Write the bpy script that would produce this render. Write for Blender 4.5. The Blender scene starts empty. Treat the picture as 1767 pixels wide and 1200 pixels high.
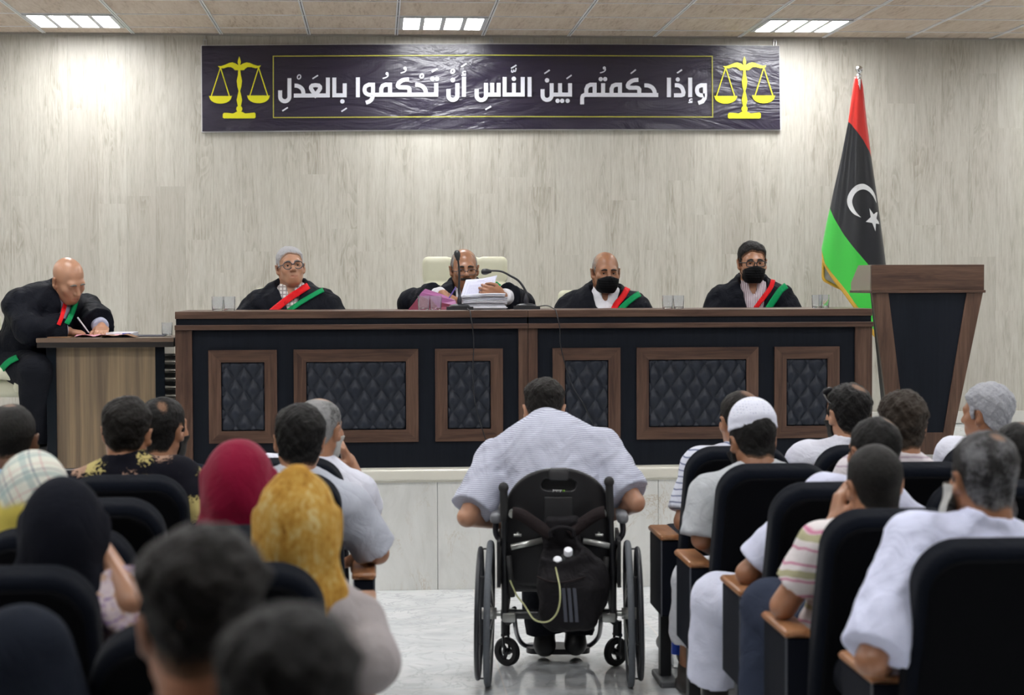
import bpy, bmesh, math, random
import numpy as np
from mathutils import Vector, Matrix
from mathutils.geometry import tessellate_polygon
random.seed(7)
PI = math.pi
SC = bpy.context.scene
COL = SC.collection

# ------------------------------------------------------------------ camera
F_PX, YAW, PITCH, ROLL = 3202.0, 0.0724772, -0.0342130, -0.0036
CAMZ = 1.665
_cy, _sy, _cp, _sp = math.cos(YAW), math.sin(YAW), math.cos(PITCH), math.sin(PITCH)
_fw = Vector((_sy * _cp, _cy * _cp, _sp))
_rt0 = Vector((_cy, -_sy, 0)); _up0 = _rt0.cross(_fw)
_rt = _rt0 * math.cos(ROLL) + _up0 * math.sin(ROLL)
_up = -_rt0 * math.sin(ROLL) + _up0 * math.cos(ROLL)
CAM = Vector((0, 0, CAMZ))
cd = bpy.data.cameras.new('camera'); cam = bpy.data.objects.new('camera', cd); COL.objects.link(cam)
cd.sensor_width = 36; cd.lens = 36 * F_PX / 1767; cd.clip_end = 100; cd.clip_start = .05
m = Matrix((_rt, _up, -_fw)).transposed().to_4x4(); m.translation = CAM
cam.matrix_world = m
cd.dof.use_dof = True; cd.dof.focus_distance = 10.4; cd.dof.aperture_fstop = 3.2
SC.camera = cam

def at(px, py, Y):
    "the point of the depth plane Y (metres from the camera) that lies in this direction of view"
    d = _fw + _rt * ((px - 883.5) / F_PX) - _up * ((py - 600) / F_PX)
    return CAM + d * (Y / d.y)
def at_z(px, py, z):
    d = _fw + _rt * ((px - 883.5) / F_PX) - _up * ((py - 600) / F_PX)
    return CAM + d * ((z - CAMZ) / d.z)

# ------------------------------------------------------------------ world, exposure
wd = bpy.data.worlds.new('world'); SC.world = wd; wd.use_nodes = True
wd.node_tree.nodes['Background'].inputs[0].default_value = (.9, .95, 1, 1)
wd.node_tree.nodes['Background'].inputs[1].default_value = .15
SC.view_settings.view_transform = 'Standard'; SC.view_settings.look = 'None'
SC.view_settings.exposure = 0.0; SC.view_settings.gamma = 1; SC.view_settings.use_curve_mapping = False
LAMP_STRENGTH = 40.0
SC.cycles.use_denoising = True
SC.cycles.max_bounces = 8

# ------------------------------------------------------------------ key dimensions
D = 12.95            # rear wall
CEIL = CAMZ + 1.7296
X0 = -2.2562         # first ceiling runner
OFF = .3232
YB = 10.15           # front of the judges' bench
PL = .661            # height of the platform
YR = 10.07           # front of the platform

# ------------------------------------------------------------------ materials
MATS = {}
class NT:
    def __init__(s, name):
        s.m = bpy.data.materials.new(name); s.m.use_nodes = True
        s.t = s.m.node_tree; s.b = s.t.nodes['Principled BSDF']; s.out = s.t.nodes['Material Output']
    def n(s, typ, **kw):
        nd = s.t.nodes.new(typ)
        for k, v in kw.items():
            if hasattr(nd, k) and k not in nd.inputs.keys(): setattr(nd, k, v)
            else: nd.inputs[k.replace('_', ' ') if k not in nd.inputs.keys() else k].default_value = v
        return nd
    def l(s, a, b): s.t.links.new(a, b)
    def val(s, x, sock):
        if hasattr(x, 'type') and hasattr(x, 'node'): s.l(x, sock)
        else: sock.default_value = x
    def math(s, op, a, b=0.0, c=None):
        nd = s.t.nodes.new('ShaderNodeMath'); nd.operation = op
        s.val(a, nd.inputs[0]); s.val(b, nd.inputs[1])
        if c is not None: s.val(c, nd.inputs[2])
        return nd.outputs[0]
    def mix(s, f, a, b):
        nd = s.t.nodes.new('ShaderNodeMix'); nd.data_type = 'RGBA'
        s.val(f, nd.inputs[0])
        for x, i in ((a, 6), (b, 7)):
            if isinstance(x, (tuple, list)): x = tuple(x) + ((1,) if len(x) == 3 else ())
            s.val(x, nd.inputs[i])
        return nd.outputs[2]
    def coord(s, scale=(1, 1, 1), kind='Object', loc=(0, 0, 0), rot=(0, 0, 0)):
        tc = s.t.nodes.new('ShaderNodeTexCoord'); mp = s.t.nodes.new('ShaderNodeMapping')
        mp.inputs['Scale'].default_value = scale; mp.inputs['Location'].default_value = loc; mp.inputs['Rotation'].default_value = rot
        s.l(tc.outputs[kind], mp.inputs[0]); return mp.outputs[0]
    def noise(s, vec, scale, detail=4, rough=.55, dist=0):
        nd = s.t.nodes.new('ShaderNodeTexNoise'); s.l(vec, nd.inputs['Vector'])
        nd.inputs['Scale'].default_value = scale; nd.inputs['Detail'].default_value = detail
        nd.inputs['Roughness'].default_value = rough; nd.inputs['Distortion'].default_value = dist
        return nd.outputs['Fac']
    def ramp(s, f, stops):
        nd = s.t.nodes.new('ShaderNodeValToRGB'); s.val(f, nd.inputs[0])
        e = nd.color_ramp.elements
        while len(e) < len(stops): e.new(.5)
        for el, (p, c) in zip(e, stops):
            el.position = p; el.color = tuple(c) + ((1,) if len(c) == 3 else ())
        return nd.outputs[0]
    def step(s, f, lo, hi):
        nd = s.t.nodes.new('ShaderNodeMapRange'); nd.interpolation_type = 'SMOOTHSTEP'
        s.val(f, nd.inputs[0]); nd.inputs[1].default_value = lo; nd.inputs[2].default_value = hi
        return nd.outputs[0]
    def sep(s, vec):
        nd = s.t.nodes.new('ShaderNodeSeparateXYZ'); s.l(vec, nd.inputs[0]); return nd.outputs
    def comb(s, x, y, z):
        nd = s.t.nodes.new('ShaderNodeCombineXYZ')
        for v, i in zip((x, y, z), nd.inputs): s.val(v, i)
        return nd.outputs[0]
    def bump(s, h, strength=.3, dist=.005):
        nd = s.t.nodes.new('ShaderNodeBump'); nd.inputs['Strength'].default_value = strength; nd.inputs['Distance'].default_value = dist
        s.val(h, nd.inputs['Height']); s.l(nd.outputs[0], s.b.inputs['Normal']); return nd
    def set(s, col=None, rough=None, metal=None, spec=None, **kw):
        if col is not None:
            if isinstance(col, (tuple, list)): col = tuple(col)[:3] + (1,)
            s.val(col, s.b.inputs['Base Color'])
        if rough is not None: s.val(rough, s.b.inputs['Roughness'])
        if metal is not None: s.val(metal, s.b.inputs['Metallic'])
        if spec is not None: s.b.inputs['Specular IOR Level'].default_value = spec
        for k, v in kw.items(): s.b.inputs[k.replace('_', ' ')].default_value = v
        return s.m

def plain(name, col, rough=.5, metal=0, spec=.5, noise=0.06, nscale=30, bump=0, **kw):
    if name in MATS: return MATS[name]
    t = NT(name); v = t.coord()
    f = t.noise(v, nscale, 3)
    a = tuple(max(0, c * (1 - noise)) for c in col); b = tuple(min(1, c * (1 + noise)) for c in col)
    t.set(t.mix(f, a, b), rough, metal, spec, **kw)
    if bump: t.bump(f, bump, .003)
    MATS[name] = t.m; return t.m

def cloth(name, col, rough=.85, wr=.5, sheen=.0, weave=True):
    "woven cloth: faint colour mottling, soft creases, a fine weave"
    if name in MATS: return MATS[name]
    t = NT(name); v = t.coord()
    f = t.noise(v, 14, 4); w = t.noise(v, 9, 3, .6, 1.2); fine = t.noise(v, 420, 2)
    t.set(t.mix(f, tuple(c * .9 for c in col), tuple(min(1, c * 1.1) for c in col)), rough, spec=.08)
    if sheen: t.b.inputs['Sheen Weight'].default_value = sheen
    h = t.math('ADD', w, t.math('MULTIPLY', fine, .06))
    t.bump(h, wr, .02)
    MATS[name] = t.m; return t.m

def stripes(name, base, line, period, width, axis='z', rough=.85, soft=.15, tilt=0, line2=None):
    t = NT(name); v = t.coord(rot=(tilt, 0, 0)); s = t.sep(v); ax = {'x': s[0], 'y': s[1], 'z': s[2]}[axis]
    wob = t.math('MULTIPLY', t.math('SUBTRACT', t.noise(t.coord(), 6, 2), .5), period * 1.2)
    u = t.math('FRACT', t.math('DIVIDE', t.math('ADD', ax, wob), period))
    f = t.math('MULTIPLY', t.step(u, .5 - width - soft * .5, .5 - width + soft * .5), t.math('SUBTRACT', 1, t.step(u, .5 + width - soft * .5, .5 + width + soft * .5)))
    c = t.mix(f, base, line)
    if line2:
        u2 = t.math('FRACT', t.math('DIVIDE', t.math('ADD', ax, wob), period * 2.3))
        c = t.mix(t.math('GREATER_THAN', u2, .82), c, line2)
    t.set(c, rough, spec=.1); t.bump(t.noise(t.coord(), 9, 3, .6, 1), .45, .02)
    MATS[name] = t.m; return t.m

def skin(name, col):
    if name in MATS: return MATS[name]
    t = NT(name); v = t.coord()
    f = t.noise(v, 22, 4); g = t.noise(v, 160, 3)
    c = t.mix(f, tuple(x * .86 for x in col), (min(1, col[0] * 1.12), col[1] * 1.06, col[2] * 1.04))
    t.set(c, .36, spec=.5); t.bump(g, .12, .002)
    t.b.inputs['Subsurface Weight'].default_value = .0
    MATS[name] = t.m; return t.m

def hairmat(name, col, grey=(0, 0, 0), gamt=0.0, skincol=(.22, .12, .072), rough=.5):
    "hair: streaks, greying, scalp showing where the hair is thin (vertex attribute 'density')"
    if name in MATS: return MATS[name]
    t = NT(name); v = t.coord((1, 1, .35)); v1 = t.coord()
    st = t.noise(v, 260, 3, .7); big = t.noise(v1, 16, 3)
    c = t.mix(st, tuple(x * .45 for x in col), tuple(min(1, x * 1.6 + .004) for x in col))
    if gamt:
        gf = t.step(t.math('ADD', t.math('MULTIPLY', big, .7), t.math('MULTIPLY', st, .5)), .75 - gamt * .5, .95 - gamt * .5)
        c = t.mix(gf, c, t.mix(st, tuple(x * .7 for x in grey), grey))
    at_ = t.t.nodes.new('ShaderNodeAttribute'); at_.attribute_name = 'hair_cover'
    dn = t.step(t.math('ADD', at_.outputs['Fac'], t.math('MULTIPLY', t.math('SUBTRACT', st, .5), 1.1)), .10, .60)
    c = t.mix(dn, skincol, c)
    t.set(c, rough, spec=.14)
    t.bump(t.math('ADD', st, t.math('MULTIPLY', t.noise(v1, 70, 3), .8)), .75, .006)
    MATS[name] = t.m; return t.m

def wood(name, cols, axis='z', scale=1.0, rough=.38, stretch=.06, spec=.4):
    "laminated wood with the grain along one axis"
    if name in MATS: return MATS[name]
    t = NT(name)
    sc = {'x': (stretch, 1, 1), 'y': (1, stretch, 1), 'z': (1, 1, stretch)}[axis]
    v = t.coord(sc)
    g1 = t.noise(v, 34 * scale, 5, .62, .8); g2 = t.noise(v, 150 * scale, 3, .6); g3 = t.noise(v, 9 * scale, 3, .5, .6)
    f = t.math('ADD', t.math('MULTIPLY', g1, .55), t.math('ADD', t.math('MULTIPLY', g2, .2), t.math('MULTIPLY', g3, .35)))
    n = len(cols)
    c = t.ramp(f, [(.36 + .34 * i / (n - 1), cc) for i, cc in enumerate(cols)])
    t.set(c, rough, spec=spec); t.bump(g2, .08, .002)
    MATS[name] = t.m; return t.m

# ------------------------------------------------------------------ mesh helpers
class MB:
    "collects shapes into one bmesh"
    def __init__(s): s.bm = bmesh.new(); s.mi = 0
    def _tag(s, fs):
        for f in fs: f.material_index = s.mi
    def box(s, x0, x1, y0, y1, z0, z1, bev=0, M=None, seg=2):
        x0, x1 = sorted((x0, x1)); y0, y1 = sorted((y0, y1)); z0, z1 = sorted((z0, z1))
        b = bmesh.new(); r = bmesh.ops.create_cube(b, size=1)
        for v in b.verts: v.co = Vector(((x0 + x1) / 2 + v.co.x * (x1 - x0), (y0 + y1) / 2 + v.co.y * (y1 - y0), (z0 + z1) / 2 + v.co.z * (z1 - z0)))
        if bev: bmesh.ops.bevel(b, geom=list(b.edges), offset=bev, segments=seg, profile=.5, affect='EDGES')
        s.add(b, M); return s
    def add(s, b, M=None):
        vm = {}
        for v in b.verts: vm[v] = s.bm.verts.new(M @ v.co if M else v.co)
        for f in b.faces:
            try: nf = s.bm.faces.new([vm[v] for v in f.verts]); nf.material_index = s.mi
            except ValueError: pass
        b.free()
    def poly(s, pts, fwd, M=None):
        "extrudes the closed outline pts (3-D) by fwd"
        pts = [Vector(p) for p in pts]; fwd = Vector(fwd)
        a = [s.bm.verts.new(p) for p in pts]; b = [s.bm.verts.new(p + fwd) for p in pts]
        n = len(pts)
        for i in range(n):
            try: f = s.bm.faces.new((a[i], a[(i + 1) % n], b[(i + 1) % n], b[i])); f.material_index = s.mi
            except ValueError: pass
        for tri in tessellate_polygon([pts]):
            for q in (a, b):
                try: f = s.bm.faces.new([q[i] for i in tri]); f.material_index = s.mi
                except ValueError: pass
        return s
    def tube(s, pts, r, seg=10, cap=True, closed=False, flat=None):
        pts = [Vector(p) for p in pts]; n = len(pts)
        rs = r if isinstance(r, (list, tuple)) else [r] * n
        rings = []; prev = None
        for i, p in enumerate(pts):
            if closed: d = pts[(i + 1) % n] - pts[i - 1]
            else: d = pts[min(i + 1, n - 1)] - pts[max(i - 1, 0)]
            d = d.normalized() if d.length else Vector((0, 0, 1))
            if prev is None:
                u = d.orthogonal().normalized() if flat is None else (Vector(flat) - d * d.dot(Vector(flat))).normalized()
            else:
                u = prev - d * prev.dot(d); u = u.normalized() if u.length > 1e-6 else d.orthogonal().normalized()
            prev = u; w = d.cross(u)
            rings.append([s.bm.verts.new(p + (u * math.cos(2 * PI * k / seg) + w * math.sin(2 * PI * k / seg)) * rs[i]) for k in range(seg)])
        m = n if closed else n - 1
        for i in range(m):
            A, B = rings[i], rings[(i + 1) % n]
            for k in range(seg):
                f = s.bm.faces.new((A[k], A[(k + 1) % seg], B[(k + 1) % seg], B[k])); f.material_index = s.mi
        if cap and not closed:
            for R_, fl in ((rings[0], True), (rings[-1], False)):
                f = s.bm.faces.new(R_[::-1] if fl else R_); f.material_index = s.mi
        return s
    def lathe(s, prof, c=(0, 0, 0), seg=24, M=None):
        "prof: list of (radius, height) about the z axis"
        b = bmesh.new(); c = Vector(c); rings = []
        for r, z in prof:
            if r < 1e-6: rings.append([b.verts.new(c + Vector((0, 0, z)))])
            else: rings.append([b.verts.new(c + Vector((r * math.cos(2 * PI * k / seg), r * math.sin(2 * PI * k / seg), z))) for k in range(seg)])
        for A, B in zip(rings, rings[1:]):
            for k in range(seg):
                q = [A[k % len(A)], A[(k + 1) % len(A)], B[(k + 1) % len(B)], B[k % len(B)]]
                q = [v for i, v in enumerate(q) if v not in q[:i]]
                if len(q) > 2: b.faces.new(q)
        s.add(b, M); return s
    def ell(s, c, r, M=None, seg=20):
        b = bmesh.new(); bmesh.ops.create_uvsphere(b, u_segments=seg, v_segments=seg // 2, radius=1)
        for v in b.verts: v.co = Vector(c) + Vector((v.co.x * r[0], v.co.y * r[1], v.co.z * r[2]))
        s.add(b, M); return s
    def grid(s, fn, nu, nv):
        V = [[s.bm.verts.new(fn(i / nu, j / nv)) for j in range(nv + 1)] for i in range(nu + 1)]
        for i in range(nu):
            for j in range(nv):
                f = s.bm.faces.new((V[i][j], V[i + 1][j], V[i + 1][j + 1], V[i][j + 1])); f.material_index = s.mi
        return s
    def build(s, name, mat, parent=None, smooth=None, recalc=True):
        if recalc: bmesh.ops.recalc_face_normals(s.bm, faces=list(s.bm.faces))
        me = bpy.data.meshes.new(name); s.bm.to_mesh(me); s.bm.free()
        for m_ in (mat if isinstance(mat, (list, tuple)) else [mat]): me.materials.append(m_)
        o = bpy.data.objects.new(name, me); COL.objects.link(o)
        if parent: o.parent = parent
        if smooth is not None:
            me.shade_smooth()
            if smooth > 0:
                try: me.set_sharp_from_angle(angle=math.radians(smooth))
                except Exception: pass
        return o

def tag(o, label=None, cat=None, group=None, kind=None):
    if label: o['label'] = label
    if cat: o['category'] = cat
    if group: o['group'] = group
    if kind: o['kind'] = kind
    return o
def empty(name, loc=(0, 0, 0), rz=0, **kw):
    o = bpy.data.objects.new(name, None); COL.objects.link(o); o.empty_display_size = .1
    o.location = loc; o.rotation_euler = (0, 0, rz); return tag(o, **kw)
def copy_tree(o, parent=None):
    c = o.copy(); COL.objects.link(c); c.parent = parent
    for ch in list(o.children): copy_tree(ch, c)
    return c
def smoothstep(x, a, b):
    t = np.clip((x - a) / (b - a), 0, 1); return t * t * (3 - 2 * t)
def arc(c, r, a0, a1, n, ax=((1, 0, 0), (0, 0, 1))):
    u, w = Vector(ax[0]), Vector(ax[1]); c = Vector(c)
    return [c + u * r * math.cos(a0 + (a1 - a0) * i / n) + w * r * math.sin(a0 + (a1 - a0) * i / n) for i in range(n + 1)]
def spline(pts, n=6):
    "Catmull-Rom through the points"
    P = [Vector(p) for p in pts]; Q = [P[0]] + P + [P[-1]]; out = []
    for i in range(1, len(Q) - 2):
        for k in range(n):
            t = k / n; a, b, c, d = Q[i - 1], Q[i], Q[i + 1], Q[i + 2]
            out.append(.5 * ((2 * b) + (c - a) * t + (2 * a - 5 * b + 4 * c - d) * t * t + (3 * b - a - 3 * c + d) * t ** 3))
    out.append(P[-1]); return out
# ------------------------------------------------------------------ the room
def wall_panel_mat():
    t = NT('grey_oak_panelling'); v = t.coord(); x, y, z = t.sep(v)
    W = .197
    xi = t.math('DIVIDE', t.math('ADD', x, 7.03), W); pid = t.math('FLOOR', xi)
    wn = t.n('ShaderNodeTexWhiteNoise', noise_dimensions='1D'); t.l(pid, wn.inputs['W']); r1 = wn.outputs['Value']
    zi = t.math('FLOOR', t.math('DIVIDE', t.math('ADD', z, t.math('MULTIPLY', r1, 1.3)), 1.3))
    wn2 = t.n('ShaderNodeTexWhiteNoise', noise_dimensions='2D'); t.l(t.comb(pid, zi, 0), wn2.inputs['Vector']); r2 = wn2.outputs['Value']
    sv = t.comb(t.math('ADD', x, t.math('MULTIPLY', r2, 7)), t.math('MULTIPLY', r2, 31), t.math('MULTIPLY', t.math('ADD', z, t.math('MULTIPLY', r2, 5)), .09))
    fine = t.noise(sv, 95, 4, .65, .3); mid = t.noise(sv, 22, 4, .6, .8)
    sv2 = t.comb(t.math('ADD', x, t.math('MULTIPLY', r2, 7)), t.math('MULTIPLY', r2, 31), t.math('MULTIPLY', t.math('ADD', z, t.math('MULTIPLY', r2, 5)), .15))
    big = t.noise(sv2, 7, 2, .5, .4)
    ring = t.math('FRACT', t.math('MULTIPLY', big, 21))
    ringm = t.math('MULTIPLY', t.step(ring, .0, .75), t.step(big, .5, .62))
    f = t.math('ADD', t.math('MULTIPLY', fine, .55), t.math('ADD', t.math('MULTIPLY', mid, .40), t.math('MULTIPLY', ringm, -.10)))
    c = t.ramp(f, [(.28, (.33, .30, .245)), (.42, (.445, .42, .36)), (.55, (.51, .49, .43)), (.70, (.56, .545, .49))])
    c = t.mix(t.math('MULTIPLY', t.step(r2, .78, .97), .40), c, (.36, .33, .28))
    c = t.mix(t.math('MULTIPLY', r1, .12), c, (.60, .585, .53))
    fx = t.math('FRACT', xi)
    seam = t.math('MAXIMUM', t.math('LESS_THAN', fx, .007), t.math('GREATER_THAN', fx, .993))
    c = t.mix(t.math('MULTIPLY', seam, .35), c, (.2, .18, .14))
    t.set(c, .42, spec=.35); t.bump(fine, .06, .002)
    return t.m
def plaster(name, col): return plain(name, col, .8, spec=.2, noise=.03, nscale=5)

def floor_mat():
    t = NT('polished_marble_tile'); v = t.coord(); x, y, z = t.sep(v)
    T = .8
    xi = t.math('DIVIDE', t.math('ADD', x, .285), T); yi = t.math('DIVIDE', t.math('ADD', y, .42), T)
    fx, fy = t.math('FRACT', xi), t.math('FRACT', yi)
    wn = t.n('ShaderNodeTexWhiteNoise', noise_dimensions='2D'); t.l(t.comb(t.math('FLOOR', xi), t.math('FLOOR', yi), 0), wn.inputs['Vector'])
    off = t.math('MULTIPLY', wn.outputs['Value'], 9)
    sv = t.comb(t.math('ADD', x, off), y, off)
    n1 = t.noise(sv, 2.2, 6, .6, 1.6); vein = t.math('ABSOLUTE', t.math('SUBTRACT', t.noise(sv, 3.5, 5, .6, 2.0), .5))
    c = t.ramp(n1, [(.3, (.56, .59, .61)), (.55, (.70, .72, .73)), (.75, (.78, .79, .79))])
    c = t.mix(t.math('SUBTRACT', 1, t.step(vein, .0, .035)), c, (.55, .57, .58))
    e = .0035
    def line(f): return t.math('MAXIMUM', t.math('LESS_THAN', f, e), t.math('GREATER_THAN', f, 1 - e))
    c = t.mix(t.math('MULTIPLY', t.math('MAXIMUM', line(fx), line(fy)), .6), c, (.80, .73, .66))
    t.set(c, .07, spec=.6)
    return t.m
def riser_mat(name='veined_stone_slab'):
    t = NT(name); v = t.coord((1, 1, .55), rot=(0, .25, 0))
    n1 = t.noise(v, 3.2, 6, .62, 1.2); vein = t.math('ABSOLUTE', t.math('SUBTRACT', t.noise(v, 4.2, 6, .68, 2.4), .5))
    c = t.ramp(n1, [(.3, (.52, .52, .49)), (.52, (.62, .62, .59)), (.75, (.70, .70, .67))])
    msk = t.math('MULTIPLY', t.math('SUBTRACT', 1, t.step(vein, .0, .022)), t.step(t.noise(v, 2.2, 3), .46, .64))
    c = t.mix(t.math('MULTIPLY', msk, .75), c, (.40, .30, .18))
    t.set(c, .22, spec=.5); return t.m

def structure(o): return tag(o, kind='structure')
FL = floor_mat(); WALLP = wall_panel_mat(); OFFW = plaster('painted_plaster', (.34, .33, .31)); DARKW = plaster('darkened_rear_wall', (.12, .11, .10)); RIS = riser_mat()  # unseen side and rear walls toned down to cut fill light from behind
XL, XR, YK = -5.2, 6.6, -4.0
structure(MB().box(XL, XR, YK, YR + .03, -.12, 0).build('floor', FL))
structure(MB().box(XL - .15, XR + .15, D, D + .15, -.1, CEIL + .1).build('wall_back', WALLP))
structure(MB().box(XL - .15, XL, YK, D, -.1, CEIL + .1).build('wall_left', OFFW))
structure(MB().box(XR, XR + .15, YK, D, -.1, CEIL + .1).build('wall_right', OFFW))
structure(MB().box(XL - .15, XR + .15, YK - .15, YK, -.1, CEIL + .1).build('wall_rear', DARKW))

# ceiling tiles, metal grid
def ceil_mat():
    t = NT('woodgrain_ceiling_tile'); v = t.coord(); x, y, z = t.sep(v)
    yi = t.math('FLOOR', t.math('DIVIDE', t.math('SUBTRACT', D - OFF, y), .6)); xi = t.math('FLOOR', t.math('DIVIDE', t.math('SUBTRACT', x, X0), .6))
    wn = t.n('ShaderNodeTexWhiteNoise', noise_dimensions='2D'); t.l(t.comb(xi, yi, 0), wn.inputs['Vector'])
    sv = t.comb(t.math('ADD', x, t.math('MULTIPLY', wn.outputs['Value'], 5)), t.math('MULTIPLY', y, .12), wn.outputs['Value'])
    f = t.math('ADD', t.math('MULTIPLY', t.noise(sv, 60, 4, .65, .4), .55), t.math('MULTIPLY', t.noise(sv, 13, 3, .6, .5), .45))
    c = t.ramp(f, [(.33, (.36, .27, .20)), (.46, (.56, .46, .37)), (.66, (.66, .57, .48))])
    c = t.mix(t.math('MULTIPLY', wn.outputs['Value'], .25), c, (.56, .45, .35))
    t.set(c, .7, spec=.25); return t.m
structure(MB().box(XL, XR, YK, D, CEIL, CEIL + .08).build('ceiling', ceil_mat()))
ALU = plain('aluminium_grid', (.80, .80, .82), .4, .1, nscale=60)
DGAP = plain('dark_reveal', (.05, .05, .05), .7)
mb = MB(); mb2 = MB()
k = -5
while X0 + .6 * k < XR:
    xx = X0 + .6 * k
    if xx > XL:
        mb.box(xx - .012, xx - .003, YK, D, CEIL - .006, CEIL + .001); mb.box(xx + .003, xx + .012, YK, D, CEIL - .006, CEIL + .001)
        mb2.box(xx - .003, xx + .003, YK, D, CEIL - .001, CEIL + .001)
    k += 1
n = 0
while D - OFF - .6 * n > YK:
    yy = D - OFF - .6 * n; mb.box(XL, XR, yy - .006, yy + .006, CEIL - .004, CEIL + .001); n += 1
structure(mb.build('trim_1', ALU)); structure(mb2.build('trim_2', DGAP))
structure(MB().box(XL, XR, D - .022, D, CEIL - .012, CEIL).build('trim_3', plain('wall_angle_trim', (.36, .34, .31), .5, .2)))

# recessed ceiling lamps: 60 cm units with four lit louvres, on a 2.4 m raster through the hall
LIT = NT('lit_diffuser'); LIT.set((.9, .9, .9), .5)
LIT.b.inputs['Emission Color'].default_value = (.975, .985, 1, 1); LIT.b.inputs['Emission Strength'].default_value = LAMP_STRENGTH
LIT = LIT.m
WHITE_M = plain('white_enamel', (.62, .63, .65), .35)
def lamp_meshes():
    root = empty('ceiling_lamp')
    f = MB(); g = .106
    z0, z1 = -.012, .0
    f.box(-.285, .285, -.285, -.262, z0, z1); f.box(-.285, .285, .262, .285, z0, z1)
    xs = [-.285 + .026 + i * (g + .0313) for i in range(4)]
    prev = -.285
    for x in xs + [.285]:
        f.box(prev, x, -.262, .262, z0, z1); prev = x + g
    f.build('frame', WHITE_M, root)
    for x in xs: MB().box(x, x + g, -.262, .262, -.004, -.001).build('diffuser', LIT, root)
    return root
LAMP0 = lamp_meshes(); first = True
LNAMES = {0: ('left', -1), 1: ('middle', 0), 2: ('right', 1)}
for r in range(5):
    for c in range(-1, 4):
        if r > 0 and (c in (-1, 3)): pass
        xx = X0 + .3 + 2.4 * c; yy = D - OFF - .3 - 2.4 * r
        if not (XL + .4 < xx < XR - .4): continue
        o = LAMP0 if first else copy_tree(LAMP0); first = False
        o.location = (xx, yy, CEIL)
        if r == 0 and c in (0, 1, 2):
            lb = {0: 'lit four-strip ceiling lamp left of the banner, above the writing clerk', 1: 'lit four-strip ceiling lamp straight above the banner', 2: 'lit four-strip ceiling lamp above the banner end nearest the flag'}[c]
            tag(o, lb, 'ceiling lamp', 'ceiling lamps along the panelled wall')
        else: tag(o, 'lit four-strip ceiling lamp over the seats, outside the view', 'ceiling lamp', 'ceiling lamps over the hall')

# platform: stone slabs on the riser, nosing, top
structure(MB().box(XL, XR, YR + .03, D, 0, PL - .004).build('floor_platform', FL))
mb = MB(); seams = [at(px, 900, YR).x for px in (-60, 345, 755, 1136, 1530, 1930)]
for a, b in zip([XL] + seams, seams + [XR]): mb.box(a + .0012, b - .0012, YR, YR + .03, 0, PL - .066, .0008)
structure(mb.build('wall_riser', RIS))
CREAM = plain('cream_stone_edge', (.63, .61, .53), .3, noise=.05, nscale=8)
structure(MB().box(XL, XR, YR - .028, YR + .1, PL - .062, PL, .012, seg=3).box(XL, XR, YR - .01, YR + .05, PL - .072, PL - .055).build('trim_4', CREAM))
structure(MB().box(XL, XR, D - .015, D, PL, PL + .085, .003).build('baseboard_back', plain('baseboard_stone', (.6, .59, .55), .35)))

# ------------------------------------------------------------------ judges' bench
WAL = [(.028, .014, .010), (.058, .030, .020), (.092, .050, .033), (.13, .075, .05)]
WZ = wood('walnut_upright', WAL, 'z', 1.1); WX = wood('walnut_level', WAL, 'x', 1.1)
BLK = wood('black_ash_board', [(.0050, .0066, .0105), (.0068, .0088, .0138), (.0090, .0112, .017)], 'z', 1.2, rough=.45, spec=.14)
LEA = plain('black_quilted_leather', (.0115, .0150, .0245), .45, noise=.1, nscale=120, bump=.1, spec=.32)
ZT = at(900, 535.5, YB).z          # bench top
def zy(py, Y=YB): return at(905, py, Y).z
def quilt(x0, x1, z0, z1, y):
    mb = MB(); nu = int((x1 - x0) / .0052); nv = int((z1 - z0) / .0052); dw, dh = .0955, .127
    def fn(u, v):
        x = x0 + (x1 - x0) * u; z = z1 - (z1 - z0) * v
        a = (x - x0 + .02) / dw + (z1 - z + .035) / dh; b = (x - x0 + .02) / dw - (z1 - z + .035) / dh
        h = abs(math.sin(PI * a)) * abs(math.sin(PI * b))
        e = min(u, 1 - u) * (x1 - x0); e2 = min(v, 1 - v) * (z1 - z0)
        return Vector((x, y - .022 * min(1, 1.1 * h ** .5) * min(1, e / .008 + .1) * min(1, e2 / .008 + .1), z))
    return mb.grid(fn, nu, nv)
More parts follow.
